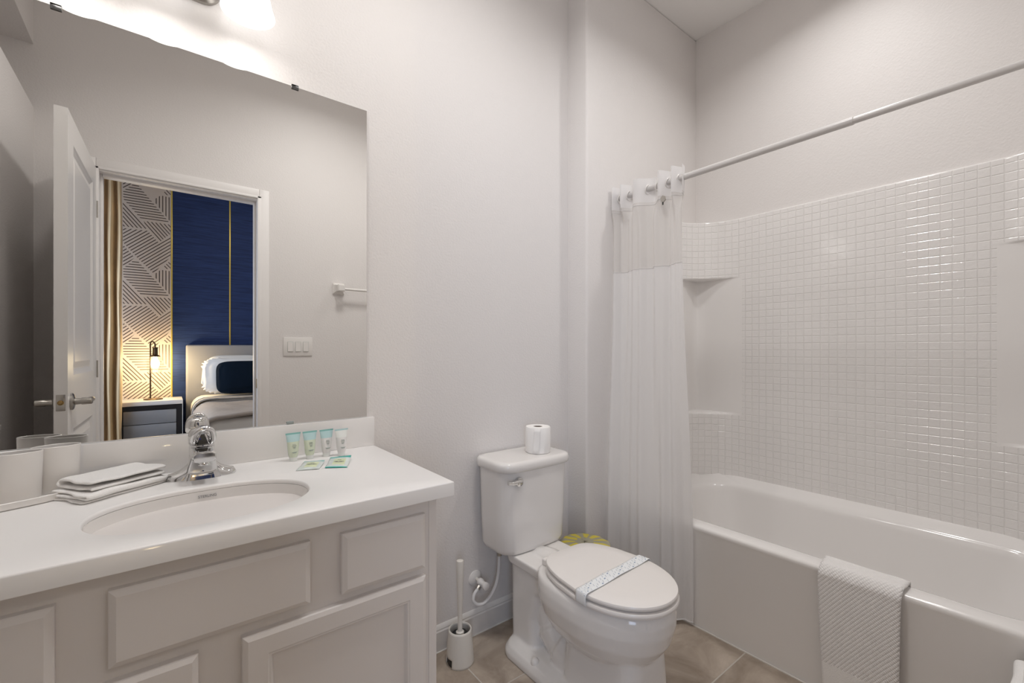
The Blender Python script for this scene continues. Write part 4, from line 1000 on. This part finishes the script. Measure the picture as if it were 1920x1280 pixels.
# ---------------- towel over the tub rim
tw = thing('bath_towel', 'white textured towel draped over the front rim of the bathtub', 'towel', (1.83, .44, .45))
def rimpath(off):
    return spline([(1.912+off*.3, .24), (1.905+off*.3, .36), (1.898, .425), (1.885, .4440+off), (1.86, .4465+off), (1.83, .4465+off), (1.811, .4440+off), (1.8015-off, .432), (1.800-off, .40), (1.799-off, .30), (1.797-off, .18), (1.796-off, .05)], 6)
spline2 = spline
def towel(y_l, y_r, zend, off, seed, bandz=None):
    P = [Vector((p[0], p[1], 0)) for p in []]
    pth = spline([(x, 0, z) for x, z in [(1.912+off*.3, .24), (1.903+off*.3, .36), (1.898, .425), (1.885, .4455+off), (1.86, .4475+off), (1.83, .4475+off), (1.8105, .4455+off), (1.8005-off, .432), (1.799-off, .40), (1.797-off, .30), (1.794-off, .18), (1.790-off, zend)]], 6)
    L = [0]
    for p, q in zip(pth[:-1], pth[1:]): L.append(L[-1]+(q-p).length)
    n = len(pth)-1
    def f(u, v):
        p = pth[min(int(u*n+.5), n)]; hang = max(0, min(1, (.43-p.z)/.40)) if p.x < 1.81 else 0
        yl = y_l-.020*hang+.003*math.sin(u*9); yr = y_r+.010*hang+.003*math.sin(u*8+2)
        yy = yl+(yr-yl)*v; wob = .0025*fnoise((v*5+seed, u*5, 2), 1)
        back = 0
        return Vector((p.x-abs(wob)*(1 if hang > 0 else 0)-.004*hang*math.sin(v*PI), yy, p.z+abs(wob)*(0 if hang > 0 else 1)+back))
    bm = B(); W = abs(y_l-y_r)
    grid(bm, n, 22, f, mi=(lambda u, v: (1 if (bandz is not None and pth[min(int(u*n+.5), n)].x < 1.81 and pth[min(int(u*n+.5), n)].z < bandz-.035*v) else 0)), uvf=lambda u, v: (v*W, L[min(int(u*n+.5), n)]))
    return bm
o = obj('under_layer', towel(.552, .345, .03, 0.001, 2), ['waffle'], parent=tw); mod_solid(o, .005, 0)
o = obj('towel_cloth', towel(.558, .333, .022, .0075, 8, .125), ['waffle', 'cloth'], parent=tw); mod_solid(o, .0055, 0)
b = B(); tube(b, [Vector((1.783, lerp(.535, .345, t/10), .108-.035*t/10)) for t in range(11)], .0016, 6); obj('band_seam', b, 'cloth', parent=tw)

# ---------------- stack of folded towels by the tub near the door
for k, lab in enumerate(('white folded towel by the tub near frame edge, bottom of its stack', 'white folded towel by the tub near frame edge, second from bottom', 'white folded towel by the tub near frame edge, second from top', 'white folded towel by the tub near frame edge, topmost of its stack')):
    z0 = .001+.1005*k; c = (1.665+.004*(k % 2), .002, 0)
    o = obj('folded_towel', folded((1.690+.006*(k % 2), .030-.010*(k % 2)), 0.0, .20, .135, z0, 5, .0200, .0190, k*3.1, rag=.004), 'cloth', loc=(1.69, .03, z0)); mod_solid(o, .0185); mod_sub(o, 1)
    tag(o, lab, 'towel', 'folded towels by the tub')

# ================================================================== seen in the mirror, on the door wall
sw = thing('light_switch', 'triple rocker light switch plate on wall beside the doorway', 'light switch', (.702, YD, 1.222))
obj('cover_plate', box(B(), .612, .792, YD, YD+.006, 1.160, 1.284, .002), 'plast', parent=sw)
for i in range(3):
    cx = .702+(i-1)*.0475
    b = B(); box(b, cx-.0175, cx+.0175, YD+.005, YD+.0068, 1.189, 1.255); obj('rocker_frame', b, 'ink2', parent=sw)
    b = B(); loft(b, [[Vector((x, y, z)) for x, y, z in ((cx-.0163, YD+.006, 1.190), (cx+.0163, YD+.006, 1.190), (cx+.0163, YD+.006, 1.254), (cx-.0163, YD+.006, 1.254))], [Vector((x, y, z)) for x, y, z in ((cx-.0158, YD+.0105, 1.191), (cx+.0158, YD+.0105, 1.191), (cx+.0158, YD+.0075, 1.253), (cx-.0158, YD+.0075, 1.253))]]); obj('rocker', b, 'plast', parent=sw, smooth=False)
tbz = 1.632
tw2 = thing('towel_bar', 'white ceramic towel bar on wall across from mirror', 'towel bar', (1.24, YD, tbz))
for px in (.965, 1.52):
    b = B()
    def sq(h, y, dz=0): return [Vector((px+a*h, YD+y, tbz+dz+c*h)) for a, c in ((-1, -1), (1, -1), (1, 1), (-1, 1))]
    loft(b, [sq(.040, 0), sq(.040, .008), sq(.030, .016), sq(.023, .040), sq(.024, .075), sq(.020, .082)])
    bmesh.ops.bevel(b, geom=list(b.edges), offset=.003, segments=2, affect='EDGES'); obj('post', b, 'porc', parent=tw2)
b = B(); tube(b, [(.975, YD+.056, tbz-.004), (1.51, YD+.056, tbz-.004)], .009, 14); obj('bar', b, 'plast', parent=tw2)
ou = thing('outlet', 'white wall outlet plate on the left wall', 'outlet', (XL, .52, .845))
obj('cover_plate', box(B(), XL, XL+.006, .485, .560, .788, .902, .002), 'plast', parent=ou)
for z in (.825, .865):
    b = B(); lathe(b, (XL+.006, .5225, z), [(.0165, -.001), (.0165, .002), (.001, .002)], 20, 'x'); obj('socket_face', b, 'trim', parent=ou)
